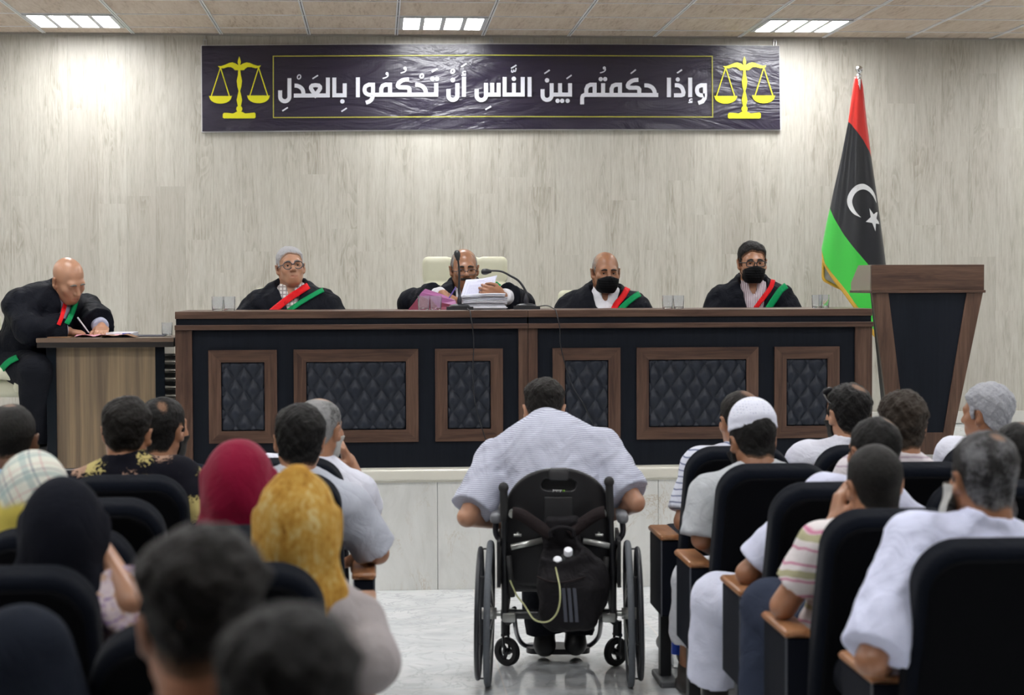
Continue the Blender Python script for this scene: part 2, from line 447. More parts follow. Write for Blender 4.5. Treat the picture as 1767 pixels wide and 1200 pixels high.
def bench(x0, x1, pil, panels, label):
    r = empty('judges_bench', (x0, YB, PL)); ox = Vector((x0, YB, PL))
    def B(*a, **k): return MB().box(*a, **k)
    H = ZT - PL; W = x1 - x0
    def lx(px): return at(px, 680, YB).x - x0
    z1 = zy(548) - PL; z2 = zy(558.5) - PL; z3 = zy(567) - PL
    B(0, W, 0, .68, z1, H, .003).build('top', WX, r)
    B(.004, W - .004, .012, .66, z2, z1).build('fascia', BLK, r)
    B(0, W, -.028, .05, z3, z2, .003).build('ledge', WX, r)
    B(.01, W - .01, .022, .05, .0, z3).build('front_panel', BLK, r)
    for s in (0.01, W - .035): B(s, s + .025, .05, .62, 0, z2).build('side_panel', BLK, r)
    for a, b in pil: B(a - x0, b - x0, 0, .03, .0, z3, .002).build('pilaster', WZ, r)
    for (pa, pb) in panels:
        a, b = lx(pa), lx(pb); zt, zb = zy(601.5) - PL, zy(761) - PL; fw = at(22, 0, YB).x - at(0, 0, YB).x
        f = MB()
        y0, y1 = .004, .03
        f.mi = 0
        P = lambda x, z: (x, y0, z)
        f.poly([P(a, zt), P(a, zb), P(a + fw, zb + fw), P(a + fw, zt - fw)], (0, y1 - y0, 0)); f.poly([P(b, zt), P(b, zb), P(b - fw, zb + fw), P(b - fw, zt - fw)], (0, y1 - y0, 0))
        f.mi = 1
        f.poly([P(a, zt), P(b, zt), P(b - fw, zt - fw), P(a + fw, zt - fw)], (0, y1 - y0, 0)); f.poly([P(a, zb), P(b, zb), P(b - fw, zb + fw), P(a + fw, zb + fw)], (0, y1 - y0, 0))
        fo = f.build('panel_frame', [WZ, WX], r)
        quilt(a + fw, b - fw, zb + fw, zt - fw, .021).build('quilted_inset', LEA, fo, smooth=0)
    return tag(r, label, 'bench', 'judges\' benches')
xa, xm, xb = at(303, 680, YB).x, at(911.5, 680, YB).x, at(1505, 680, YB).x
lx_ = lambda px: at(px, 680, YB).x
bench(xa, xm - .0008, [(xa, lx_(332)), (lx_(895), xm - .0008)], [(360, 478), (507, 722), (751, 868)], 'long black and walnut bench half with quilted panels, joining the clerk\'s desk')
bench(xm + .0008, xb, [(xm + .0008, lx_(928)), (lx_(1476), xb)], [(954, 1071), (1099, 1309), (1337, 1449)], 'long black and walnut bench half with quilted panels, ending beside the lectern')

# ------------------------------------------------------------------ lectern
def lectern():
    Y = 10.6; c = at(1600, 500, Y)
    r = empty('lectern', (c.x, Y, PL), label='tapered walnut and black lectern standing at the right end of the bench', cat='lectern')
    def Pt(px, py, dy=0):
        q = at(px, py, Y + dy); return Vector((q.x - c.x, dy, q.z - PL))
    WH = wood('walnut_lectern_top', [(.028, .014, .010), (.06, .031, .021), (.095, .052, .034), (.13, .076, .05)], 'x', 1.3)
    GL = NT('smoked_acrylic'); GL.set((.36, .30, .24), .25, spec=.5); GL.b.inputs['Alpha'].default_value = .82; GL = GL.m
    # reading box
    x0, x1 = Pt(1504, 480).x, Pt(1698.5, 480).x; zt, zb = Pt(1600, 457).z, Pt(1600, 501).z
    MB().box(x0, x1, 0, .025, zb, zt, .003).build('reading_front', WH, r)
    d = .47
    for xs in (x0 + .0, x1 - .014):
        MB().poly([(xs, .025, zb), (xs, d, zb), (xs, d, zb + .045), (xs, d - .17, zt), (xs, .025, zt)], (.014, 0, 0)).build('reading_side', GL, r)
    MB().poly([(x0 + .015, .03, zt - .03), (x0 + .015, d - .02, zb + .05), (x0 + .015, d - .02, zb + .035), (x0 + .015, .03, zt - .05)], (x1 - x0 - .03, 0, 0)).build('reading_board', WH, r)
    MB().box(x0 - .006, x1 + .006, -.012, d + .01, zb - .016, zb, .003).build('shelf', WX, r)
    zs = zb - .016; zf = 0.0
    k0, k1 = Pt(1505, 506), Pt(1696, 506); b0, b1 = Pt(1541.5, 790), Pt(1637.0, 790)
    xl = lambda z: k0.x + (b0.x - k0.x) * (k0.z - z) / (k0.z - b0.z)
    xr = lambda z: k1.x + (b1.x - k1.x) * (k1.z - z) / (k1.z - b1.z)
    ws = Pt(1533, 506).x - k0.x
    zb2 = Pt(1600, 747).z
    MB().poly([(xl(zs), .0, zs), (xl(zf), .0, zf), (xl(zf) + ws * .95, .0, zf), (xl(zs) + ws, .0, zs)], (0, .03, 0)).build('stile', WZ, r)
    MB().poly([(xr(zs), .0, zs), (xr(zf), .0, zf), (xr(zf) - ws * .6, .0, zf), (xr(zs) - ws, .0, zs)], (0, .03, 0)).build('stile', WZ, r)
    MB().poly([(xl(zb2) + ws * .9, .002, zb2), (xl(zf) + ws * .9, .002, zf), (xr(zf) - ws * .55, .002, zf), (xr(zb2) - ws * .6, .002, zb2)], (0, .028, 0)).build('plinth', WZ, r)
    MB().poly([(xl(zs) + ws * .98, .008, zs), (xl(zb2) + ws * .88, .008, zb2), (xr(zb2) - ws * .58, .008, zb2), (xr(zs) - ws * .98, .008, zs)], (0, .02, 0)).build('front_panel', BLK, r)
    for f_, s in ((xl, 1), (xr, -1)):
        MB().poly([(f_(zs) + .001 * s, .03, zs), (f_(zf) + .001 * s, .03, zf), (f_(zf) + .001 * s, .15, zf), (f_(zs) + .001 * s, .045, zs)], (.02 * s, 0, 0)).build('side_panel', BLK, r)
lectern()

# ------------------------------------------------------------------ clerk's desk
def clerk_desk():
    Y = 10.25; a = at(62, 590, Y); zt = at(180, 583.5, Y).z - PL
    r = empty('clerk_desk', (a.x, Y, PL), label='light walnut side desk with dark edges where the clerk writes', cat='desk')
    def x(px, py=650): return at(px, py, Y + .06).x - a.x
    L = at(300, 590, Y).x - a.x
    NW = wood('pale_walnut_board', [(.10, .072, .048), (.16, .115, .074), (.27, .195, .115), (.36, .27, .155)], 'z', .42, rough=.45, stretch=.03)
    DX = wood('dark_edge_board', [(.012, .010, .010), (.02, .016, .014), (.03, .024, .02)], 'x')
    MB().box(0, L, 0, .62, zt - .024, zt, .002).build('top', wood('walnut_desk_top', [(.10, .066, .045), (.15, .10, .07), (.20, .14, .095)], 'x'), r)
    MB().box(.004, L - .004, .004, .6, zt - .052, zt - .024).build('under_rail', DX, r)
    MB().box(x(97), x(268), .075, .095, .0, zt - .052).build('front_panel', NW, r)
    GB = plain('black_gloss_panel', (.006, .009, .013), .16)
    MB().box(x(80), x(97), .06, .56, 0, zt - .052, .002).build('leg', GB, r)
    MB().box(x(268), x(284.5), .06, .56, 0, zt - .052, .002).build('leg', GB, r)
clerk_desk()
# pierced metal screen standing between desk and bench
def screen():
    Y = 10.96; p0 = at(278, 611, Y); p1 = at(306, 611, Y)
    r = empty('lattice_screen', (p0.x, Y, PL), label='black and white lattice screen in the gap between desk and bench', cat='screen')
    zt = p0.z - PL; W = p1.x - p0.x + .25
    SW = plain('white_slats', (.75, .75, .68), .5); SB = plain('black_slats', (.012, .012, .012), .5)
    w_ = MB(); b_ = MB()
    nz = int(zt / .05)
    for i in range(nz): w_.box(0, W, .01, .014, i * .05 + .012, i * .05 + .044)
    for i in range(nz + 1): b_.box(0, W, 0, .01, i * .05 - .004, i * .05 + .004)
    for j in range(int(W / .045)):
        b_.box(j * .045, j * .045 + .008, 0, .01, 0, zt)
        for i in range(nz):
            x = j * .045; z = i * .05
            b_.poly([(x, 0, z), (x + .006, 0, z), (x + .045, 0, z + .05), (x + .039, 0, z + .05)], (0, .008, 0))
    w_.build('backing', SW, r); b_.build('lattice', SB, r)
screen()
# ------------------------------------------------------------------ soft bodies from blended shapes
def nrm(v): v = np.asarray(v, float); return v / (np.linalg.norm(v) + 1e-12)
def A3(v): return np.array([float(v[0]), float(v[1]), float(v[2])])
class Fld:
    "a signed distance field: shapes blended smoothly one after another"
    def __init__(s): s.p = []
    def cone(s, a, b, r1, r2, k=.03, op=0, cut=None, cuta=None):
        a, b = A3(a), A3(b); s.p.append(('c', a, b, r1, r2, k, op, cut, cuta, (a + b) / 2, np.linalg.norm(b - a) / 2 + max(r1, r2))); return s
    def ell(s, c, r, R=None, k=.03, op=0):
        s.p.append(('e', A3(c), np.array(r, float), None if R is None else np.array(R, float), k, op, A3(c), max(r))); return s
    def box(s, c, h, R=None, rad=.01, k=.01, op=0):
        h = np.array(h, float); s.p.append(('b', A3(c), h, None if R is None else np.array(R, float), rad, k, op, A3(c), np.linalg.norm(h))); return s
    def fn(s, f, c, br, k=.01, op=0):
        s.p.append(('f', f, k, op, A3(c), br)); return s
    def __call__(s, P):
        d = np.full(len(P), 1.0)
        for q in s.p:
            c, br = q[-2], q[-1]
            ix = np.nonzero(((P - c) ** 2).sum(1) < (br + .11) ** 2)[0]
            if not len(ix): continue
            X = P[ix]
            if q[0] == 'c':
                _, a, b, r1, r2, k, op, cut, cuta = q[:9]
                ab = b - a; L2 = ab @ ab + 1e-12; t = np.clip(((X - a) @ ab) / L2, 0, 1)
                e = np.linalg.norm(X - a - t[:, None] * ab, axis=1) - (r1 + (r2 - r1) * t)
                if cut is not None: e = np.maximum(e, (X - b) @ (ab / math.sqrt(L2)) - cut)
                if cuta is not None: e = np.maximum(e, -(X - a) @ (ab / math.sqrt(L2)) - cuta)
            elif q[0] == 'e':
                _, cc, r, R, k, op = q[:6]
                Y = X - cc
                if R is not None: Y = Y @ R
                k0 = np.linalg.norm(Y / r, axis=1); k1 = np.linalg.norm(Y / (r * r), axis=1) + 1e-9
                e = k0 * (k0 - 1) / k1
            elif q[0] == 'b':
                _, cc, h, R, rad, k, op = q[:7]
                Y = X - cc
                if R is not None: Y = Y @ R
                w = np.abs(Y) - h + rad
                e = np.linalg.norm(np.maximum(w, 0), axis=1) + np.minimum(w.max(1), 0) - rad
            else:
                _, f, k, op = q[:4]; e = f(X)
            o = d[ix]
            if op == 0:
                h_ = np.clip(.5 + .5 * (o - e) / k, 0, 1); d[ix] = o + (e - o) * h_ - k * h_ * (1 - h_)
            elif op == 1:      # take away
                h_ = np.clip(.5 - .5 * (o + e) / k, 0, 1); d[ix] = o + (-e - o) * h_ + k * h_ * (1 - h_)
            else: d[ix] = np.maximum(o, e)
        return d

def surface(fn, lo, hi, cell):
    "surface nets over the blocks that the surface crosses"
    lo = np.array(lo, float); B = 8
    nb = np.ceil((np.array(hi) - lo) / cell / B).astype(int); n = nb * B
    g = [lo[i] + cell * (np.arange(nb[i]) * B + (B - 1) / 2) for i in range(3)]
    C = np.stack(np.meshgrid(*g, indexing='ij'), -1).reshape(-1, 3)
    dc = fn(C); keep = np.nonzero(np.abs(dc) < cell * B * 1.25)[0]
    Dd = np.where(dc < 0, -1., 1.).reshape(nb)
    Dd = Dd.repeat(B, 0).repeat(B, 1).repeat(B, 2).astype(np.float32)
    ijk = np.stack(np.unravel_index(keep, nb), -1) * B
    off = np.stack(np.meshgrid(*[np.arange(B)] * 3, indexing='ij'), -1).reshape(-1, 3)
    for s in range(0, len(ijk), 1500):
        I = (ijk[s:s + 1500, None, :] + off[None]).reshape(-1, 3)
        Dd[I[:, 0], I[:, 1], I[:, 2]] = fn(lo + I * cell)
    S = Dd < 0
    cnt = np.zeros(tuple(n - 1), np.int8)
    cor = [(a, b, c) for a in (0, 1) for b in (0, 1) for c in (0, 1)]
    sl = lambda A, o: A[o[0]:n[0] - 1 + o[0], o[1]:n[1] - 1 + o[1], o[2]:n[2] - 1 + o[2]]
    for o in cor: cnt += sl(S, o)
    act = np.stack(np.nonzero((cnt > 0) & (cnt < 8)), -1)
    V = np.zeros((len(act), 3)); W = np.zeros(len(act))
    val = {o: Dd[act[:, 0] + o[0], act[:, 1] + o[1], act[:, 2] + o[2]].astype(float) for o in cor}
    for o in cor:
        for ax in range(3):
            if o[ax]: continue
            o2 = list(o); o2[ax] = 1; o2 = tuple(o2)
            a, b = val[o], val[o2]; mk = (a < 0) != (b < 0)
            t = np.where(mk, a / np.where(mk, a - b, 1), 0)
            p = np.zeros((len(act), 3)) + np.array(o); p[:, ax] += t
            V[mk] += p[mk]; W[mk] += 1
    V = lo + (act + V / np.maximum(W, 1)[:, None]) * cell
    idx = np.full(tuple(n), -1, np.int32); idx[act[:, 0], act[:, 1], act[:, 2]] = np.arange(len(act))
    Q = []
    for ax in range(3):
        s0 = [slice(None)] * 3; s1 = [slice(None)] * 3; s0[ax] = slice(0, -1); s1[ax] = slice(1, None)
        a = S[tuple(s0)]; b = S[tuple(s1)]
        e = np.stack(np.nonzero(a != b), -1); u, w = [(1, 2), (2, 0), (0, 1)][ax]
        e = e[(e[:, u] > 0) & (e[:, w] > 0)]
        fl = a[e[:, 0], e[:, 1], e[:, 2]]
        def I(du, dw):
            q = e.copy(); q[:, u] -= du; q[:, w] -= dw; return idx[q[:, 0], q[:, 1], q[:, 2]]
        q = np.stack([I(1, 1), I(0, 1), I(0, 0), I(1, 0)], -1)
        q[~fl] = q[~fl][:, ::-1]; q = q[(q >= 0).all(1)]; Q.append(q)
    return V, np.concatenate(Q)

def mesh_np(name, V, Q, mats, parent=None, mi=None, dens=None):
    me = bpy.data.meshes.new(name)
    me.vertices.add(len(V)); me.vertices.foreach_set('co', np.asarray(V, np.float32).ravel())
    me.loops.add(Q.size); me.loops.foreach_set('vertex_index', Q.astype(np.int32).ravel())
    me.polygons.add(len(Q)); me.polygons.foreach_set('loop_start', np.arange(0, Q.size, 4, dtype=np.int32))
    me.update(calc_edges=True)
    for m_ in (mats if isinstance(mats, (list, tuple)) else [mats]): me.materials.append(m_)
    if mi is not None: me.polygons.foreach_set('material_index', mi.astype(np.int32))
    me.polygons.foreach_set('use_smooth', np.ones(len(Q), bool))
    if dens is not None:
        a = me.attributes.new('hair_cover', 'FLOAT', 'POINT'); a.data.foreach_set('value', dens.astype(np.float32))
    me.validate(); me.update()
    o = bpy.data.objects.new(name, me); COL.objects.link(o)
    if parent: o.parent = parent
    return o

def wob(P, f, seed=0):
    "cheap smooth noise in -1..1"
    x, y, z = (P * f).T; s = seed * 1.7
    return (np.sin(x + 2.1 * np.sin(.7 * y + s) + s) * np.sin(y + 1.7 * np.sin(.8 * z + 1 + s)) + np.sin(1.9 * z + 1.3 * np.sin(1.1 * x + 2 + s)) * np.sin(1.7 * x - 1.2 * y + s)) * .5

def rotm(yaw=0, pitch=0, roll=0):
    "head rotation in degrees: yaw + = to its left, pitch + = looks up, roll + = tips to its right"
    y, p, r = (math.radians(a) for a in (yaw, pitch, roll))
    return np.array(Matrix.Rotation(y, 3, 'Z') @ Matrix.Rotation(p, 3, 'X') @ Matrix.Rotation(r, 3, 'Y'))

# ---- the head, in its own axes: +y the face, z up, origin between the ears at eye height
def head_field(opt, ears=True):
    f = Fld(); w = opt.get('fat', 1.)
    f.ell((0, -.014, .032), (.0765, .097, .086))
    f.ell((0, .028, -.04), (.061 * w, .066, .082), k=.035)
    f.ell((0, .058, -.096), (.026 * w, .024, .02), k=.03)
    for s in (-1, 1):
        f.cone((s * .052 * w, -.012, -.058), (s * .02, .052, -.098), .019, .017, k=.03)
        f.ell((s * .043, .058, -.026), (.022, .022, .02), k=.025)
    f.cone((-.034, .078, .02), (.034, .078, .02), .015, .015, k=.02)
    for s in (-1, 1): f.ell((s * .031, .099, -.001), (.019, .015, .0115), k=.014, op=1)
    f.cone((0, .088, .012), (0, .111, -.03), .008, .0125, k=.014)
    for s in (-1, 1):
        f.ell((s * .0125, .101, -.034), (.0085, .011, .0075), k=.008)
    f.ell((0, .0785, -.067), (.027, .015, .019), k=.025)
    f.cone((-.021, .0855, -.0645), (.021, .0855, -.0645), .0055, .0055, k=.007)
    f.cone((-.018, .0850, -.0745), (.018, .0850, -.0745), .0062, .0062, k=.008)
    f.ell((0, .098, -.0692), (.024, .008, .0014), k=.003, op=1)
    lid = opt.get('lid', .6)
    for s in (-1, 1):
        x = s * .031
        f.cone((x - .014, .0815, .003), (x, .0885, .0095), .004, .0045, k=.005); f.cone((x, .0885, .0095), (x + .014, .0815, .003), .0045, .004, k=.005)
        f.cone((x - .012, .0815, -.006), (x + .012, .0815, -.006), .0035, .0035, k=.006)
        if lid: f.ell((x, .0775, .012 - .008 * min(1, lid)), (.0138, .0128, .008 + .005 * lid), k=.003)
    # ears
    for s in (-1, 1) if ears else ():
        R = rotm(s * -30, -8, s * 10)
        f.ell((s * .0845, -.012, -.010), (.0095, .0195, .0335), R, k=.008)
        f.ell((s * .093, -.006, -.006), (.0065, .0105, .020), R, k=.006, op=1)
        f.ell((s * .0795, .002, -.035), (.0085, .009, .012), k=.008)
    # neck
    f.cone((0, -.028, -.05), (0, -.048, -.155), .054 * opt.get('neck', 1.), .058 * opt.get('neck', 1.), k=.03)
    return f

HAIRLINE = dict(short=[(-.12, -.058), (-.06, -.05), (-.025, -.02), (-.012, .022), (.012, .022), (.016, -.012), (.03, -.012), (.036, .03), (.055, .052), (.085, .07), (.12, .10)],
                low=[(-.12, -.085), (-.06, -.075), (-.028, -.03), (-.012, .020), (.012, .020), (.016, -.02), (.03, -.02), (.04, .03), (.06, .048), (.085, .062), (.12, .09)],
                bald=[(-.12, -.055), (-.06, -.045), (-.025, -.02), (-.012, .02), (.012, .02), (.016, -.01), (.028, .0), (.034, .04), (.05, .3), (.12, .4)])
def make_hair(H, R, hs, hf, st, parent, matr, cell):
    hl = HAIRLINE[st.get('line', 'short')]; ys, zs = zip(*hl)
    side, topt = st.get('side', .005), st.get('top', .016); bald = st.get('bald', []); bmin = st.get('bmin', 0 if st.get('line') == 'bald' else .16); rec = st.get('rec', 0)
    curl = st.get('curl', .0025); fade = st.get('fade', .03); seed = st.get('seed', 1)
    def dens(P):
        g = np.interp(P[:, 1], ys, zs) + rec * smoothstep(P[:, 1], .03, .09) + .004 * np.sin(P[:, 0] * 90)
        fz = np.where(P[:, 1] < -.02, fade, .02)
        d = np.clip((P[:, 2] - g) / fz + .15, 0, 1)
        for (bx, by, br) in bald:
            r = np.sqrt((P[:, 0] - bx) ** 2 + (P[:, 1] - by) ** 2) * np.where(P[:, 2] > .03, 1, 9)
            d = d * (bmin + (1 - bmin) * smoothstep(r, br * .25, br * 1.45))
        return d
    def fn(P):
        d = dens(P); t = side + (topt - side) * smoothstep(P[:, 2], .03, .085)
        if st.get('quiff'): t = t + st['quiff'] * smoothstep(P[:, 1], -.03, .07) * smoothstep(P[:, 2], .05, .1)
        n = curl * (wob(P, 150, seed) * .6 + wob(P, 320, seed + 1) * .5) + curl * 1.2 * wob(P, 55, seed + 2)
        t = (t + n * smoothstep(d, .2, .9)) * np.sqrt(d)
        return hf(P) - np.where(d > .02, t + .0012, -.006)
    V, Q = surface(fn, (-.12, -.15, -.12), (.12, .15, .175), cell / hs)
    dn = dens(V)
    k = dn[Q].max(1) > .015; Q = Q[k]                 # only where hair grows
    u, inv = np.unique(Q, return_inverse=True); V, Q, dn = V[u], inv.reshape(Q.shape), dn[u]
    return mesh_np('hair', V @ R.T * hs + H, Q, matr, parent, dens=dn)

def shell(name, hf, H, R, hs, thick, region, parent, matr, cell=.004, lo=(-.13, -.16, -.2), hi=(.13, .17, .18), dens=None):
    "a layer on the head (beard, mask, cap): grows only where region(P) > 0"
    def fn(P): return hf(P) - np.where(region(P) > 0, thick(P) if callable(thick) else thick, -.008)
    V, Q = surface(fn, lo, hi, cell / hs)
    k = (region(V)[Q] > 0).any(1) ; Q = Q[k]
    if not len(Q): return None
    u, inv = np.unique(Q, return_inverse=True); V, Q = V[u], inv.reshape(Q.shape)
    return mesh_np(name, V @ R.T * hs + H, Q, matr, parent, dens=None if dens is None else dens(V))

def hand(f, W, Fd, Nn, side, curl=(.35, .35, .4, .45), spread=.0, thumb=.5, s=1., k=.006):
    "adds palm, four jointed fingers and a thumb; Fd = finger direction, Nn = out of the palm, side = +1 thumb towards Fd x Nn"
    W = A3(W); Fd = nrm(Fd); Nn = nrm(A3(Nn) - Fd * (A3(Nn) @ Fd)); S = np.cross(Fd, Nn) * side
    R = np.stack([S, Fd, Nn], 1)
    f.box(W + Fd * .05 * s, (.040 * s, .046 * s, .0145 * s), R, .013 * s, k=.015)
    f.ell(W + Fd * .03 * s + S * .022 * s + Nn * .008 * s, (.02 * s, .03 * s, .014 * s), R, k=.012)
    Ls = (.072, .080, .074, .058)
    for i in range(4):
        lat = (.029 - .0195 * i) * s
        p = W + Fd * (.090 - (.004 if i in (0,) else .008 if i == 3 else 0)) * s + S * lat
        d = nrm(Fd + S * (spread * (1.5 - i) / 1.5)); ang = 0; c = curl[i] if isinstance(curl, (list, tuple)) else curl
        r = (.0092 if i < 3 else .008) * s
        for ph, (fr, cf) in enumerate(((.45, 1.0), (.31, 1.25), (.24, .8))):
            ang += c * cf; dd = d * math.cos(ang) + Nn * math.sin(ang)
            q = p + dd * Ls[i] * fr * s
            f.cone(p, q, r, r * .93, k=.004 if ph else .008); r *= .93; p = q
    p = W + Fd * .022 * s + S * .03 * s + Nn * .006 * s
    d1 = nrm(S * .75 + Fd * .75 + Nn * (.25 + .5 * thumb)); d2 = nrm(S * (.4 - .5 * thumb) + Fd * 1. + Nn * (.2 + .5 * thumb)); d3 = nrm(S * (.1 - .5 * thumb) + Fd + Nn * (.2 + .5 * thumb))
    q = p + d1 * .036 * s; f.cone(p, q, .014 * s, .0115 * s, k=.012)
    p, q = q, q + d2 * .034 * s; f.cone(p, q, .0112 * s, .0102 * s, k=.004)
    p, q = q, q + d3 * .028 * s; f.cone(p, q, .0102 * s, .0085 * s, k=.004)

def head_at(px, py, Y, hs=1., up=.118):
    "world centre of a head whose crown shows at this pixel"
    p = at(px, py, Y); return Vector((p.x, p.y, p.z - up * hs))

IRIS = plain('dark_brown_iris', (.03, .016, .010), .15); SCL = plain('eye_white', (.55, .52, .48), .2, noise=.02); PUP = plain('pupil', (.003, .003, .003), .1)
LIPS = {}
class Person:
    def __init__(s, label, loc, yaw, head, hrot=(0, 0, 0), hs=1., seat=.46, w=1., skin_col=(.42, .245, .155), cell=.0075, face=False,
                 arms=None, hands=None, legs=None, pelvis=None, neck=None, opt=None, belly=0., sh_drop=.055, sh=(0, 0), group=None, shw=.175, slouch=0., nz=-.004):
        s.loc = A3(loc); s.yaw = yaw; s.hs = hs; s.w = w; s.cell = cell; opt = opt or {}
        s.Rz = np.array(Matrix.Rotation(yaw, 3, 'Z'))
        s.H = s.L(head); s.R = rotm(*hrot); s.opt = opt
        H, R = s.H, s.R
        hf = head_field(opt); s.hf = hf; s.hf0 = head_field(opt, False)
        P = A3(pelvis) if pelvis is not None else np.array((0, .42, seat + .09)); s.P = P
        N = H + R @ np.array((0, -.05, -.16)) * hs if neck is None else A3(neck); s.N = N
        if neck is None: N = s.N = np.array((N[0], N[1] - .005, N[2] - .01)) if face else np.array((N[0], max(N[1], .27) if P[1] > .3 else N[1], N[2] + (nz if P[1] > .3 else -.01)))
        up = nrm(N - P); rt = nrm(np.cross((0, 1, 0), up)) if abs(up[1]) < .9 else np.array((1., 0, 0)); rt = nrm(np.array((1., 0, 0)) - up * up[0]); fr = np.cross(up, rt)
        # shoulders may turn with the trunk: sh = (twist in degrees, tilt metres)
        tw = math.radians(sh[0]); rts = rt * math.cos(tw) + fr * math.sin(tw)
        s.nd = nrm(H + R @ np.array((0, -.035, -.09)) * hs - N)
        s.up, s.rt, s.fr = up, rt, fr; Rt = np.stack([rt, fr, up], 1); s.Rt = Rt
        back = -fr * slouch
        SL = N - rts * shw * w - up * (sh_drop + sh[1]); SR = N + rts * shw * w - up * (sh_drop - sh[1])
        s.S = {'L': SL, 'R': SR}
        arms = arms or {}
        s.arm = {}
        for k, sg in (('L', -1), ('R', 1)):
            S = s.S[k]; e, wr = arms.get(k, (None, None))
            e = A3(e) if e is not None else S + np.array((sg * .055, .10, -.27)); wr = A3(wr) if wr is not None else e + np.array((-sg * .07, .23, -.02))
            s.arm[k] = (S, e, wr)
        s.leg = {}
        for k, sg in (('L', -1), ('R', 1)):
            d = (legs or {}).get(k)
            hip = P + np.array((sg * .09, .02, -.02))
            if d: kn, an = A3(d[0]), A3(d[1]); toe = A3(d[2]) if len(d) > 2 else an + np.array((sg * .02, .16, -.05))
            else: kn = P + np.array((sg * .14, .42, -.03)); an = np.array((kn[0], kn[1] - .02, .085)); toe = an + np.array((sg * .02, .16, -.045))
            s.leg[k] = (hip, kn, an, toe)
        def torso(f, g, k=.05):
            f.ell(P, (.168 * w + g, .125 + g, .125 + g), Rt, k=k)
            f.ell(P + (N - P) * .36 + fr * belly * .6 + back, (.148 * w + belly * .4 + g, .118 + belly + g, .17 + g), Rt, k=k)
            f.ell(P + (N - P) * .68 + back * .8, (.168 * w + g, .118 + g, .19 + g), Rt, k=k)
            f.cone(SL, N - up * .02, .056 + g, .062 + g, k=k); f.cone(SR, N - up * .02, .056 + g, .062 + g, k=k)
        s.torso = torso
        f = Fld(); torso(f, 0)
        for k in 'LR':
            S, e, wr = s.arm[k]
            f.cone(S, e, .052 * w, .040, k=.03); f.cone(e, wr, .040, .027, k=.012)
        for k in 'LR':
            hp, kn, an, toe = s.leg[k]
            f.cone(hp, kn, .082, .058, k=.04); f.cone(kn, an, .056, .038, k=.015)
            f.cone(an + np.array((0, -.02, -.03)), toe, .036, .03, k=.015)
        f.cone(N - up * .05, H + R @ np.array((0, -.035, -.09)) * hs, .064, .056, k=.03)
        hf_w = lambda X: hf((X - H) @ R / hs) * hs
        f.fn(hf_w, H, .19 * hs, k=.015)
        hands = hands or {}
        for k, sg in (('L', -1), ('R', 1)):
            S, e, wr = s.arm[k]; hd = hands.get(k, {})
            Fd = hd.get('dir', wr - e); Nn = hd.get('palm', (0, 0, -1))
            # thumb side: pick the sign that puts the thumb on the body's inner side
            Fn = nrm(Fd); Np = nrm(A3(Nn) - Fn * (A3(Nn) @ Fn)); c = np.cross(Fn, Np)
            # for a right hand, fingers forward and palm down: thumb to the left (-x)
            side = -1 if k == 'L' else 1
            hand(f, wr, Fd, Nn, side, hd.get('curl', .35), hd.get('spread', .08), hd.get('thumb', .4))
        s.f = f
        lo = np.minimum.reduce([np.minimum.reduce([a for q in (s.arm['L'], s.arm['R'], s.leg['L'], s.leg['R']) for a in q]), H, P]) - .26
        hi = np.maximum.reduce([np.maximum.reduce([a for q in (s.arm['L'], s.arm['R'], s.leg['L'], s.leg['R']) for a in q]), H, P]) + .26
        s.lo, s.hi = lo, hi
        V, Q = surface(f, lo, hi, cell)
        skn = skin('skin_%02d%02d%02d' % tuple(int(c * 100) for c in skin_col), skin_col)
        lip = plain('lips_%02d%02d' % (int(skin_col[0] * 100), int(skin_col[1] * 100)), (skin_col[0] * .84, skin_col[1] * .66, skin_col[2] * .66), .4)
        hp = (V - H) @ R / hs; c = hp[Q].mean(1)
        lm = (np.abs(c[:, 0]) < .024) & (c[:, 2] > -.0785 + 12 * c[:, 0] ** 2) & (c[:, 2] < -.0615 - 6 * c[:, 0] ** 2) & (c[:, 1] > .084 - 12 * c[:, 0] ** 2)
        s.skin = skn
        o = mesh_np('person', V, Q, [skn, lip], None, mi=lm.astype(np.int32))
        o.location = Vector(s.loc); o.rotation_euler = (0, 0, yaw)
        s.o = tag(o, label, 'person', group)
        if face: s.face()
    def L(s, p):
        return s.Rz.T @ (A3(p) - s.loc)
    def px(s, px, py, Y): return s.L(at(px, py, Y))
    def hw(s, p): return s.R @ (np.array(p) * s.hs) + s.H          # head axes -> body axes
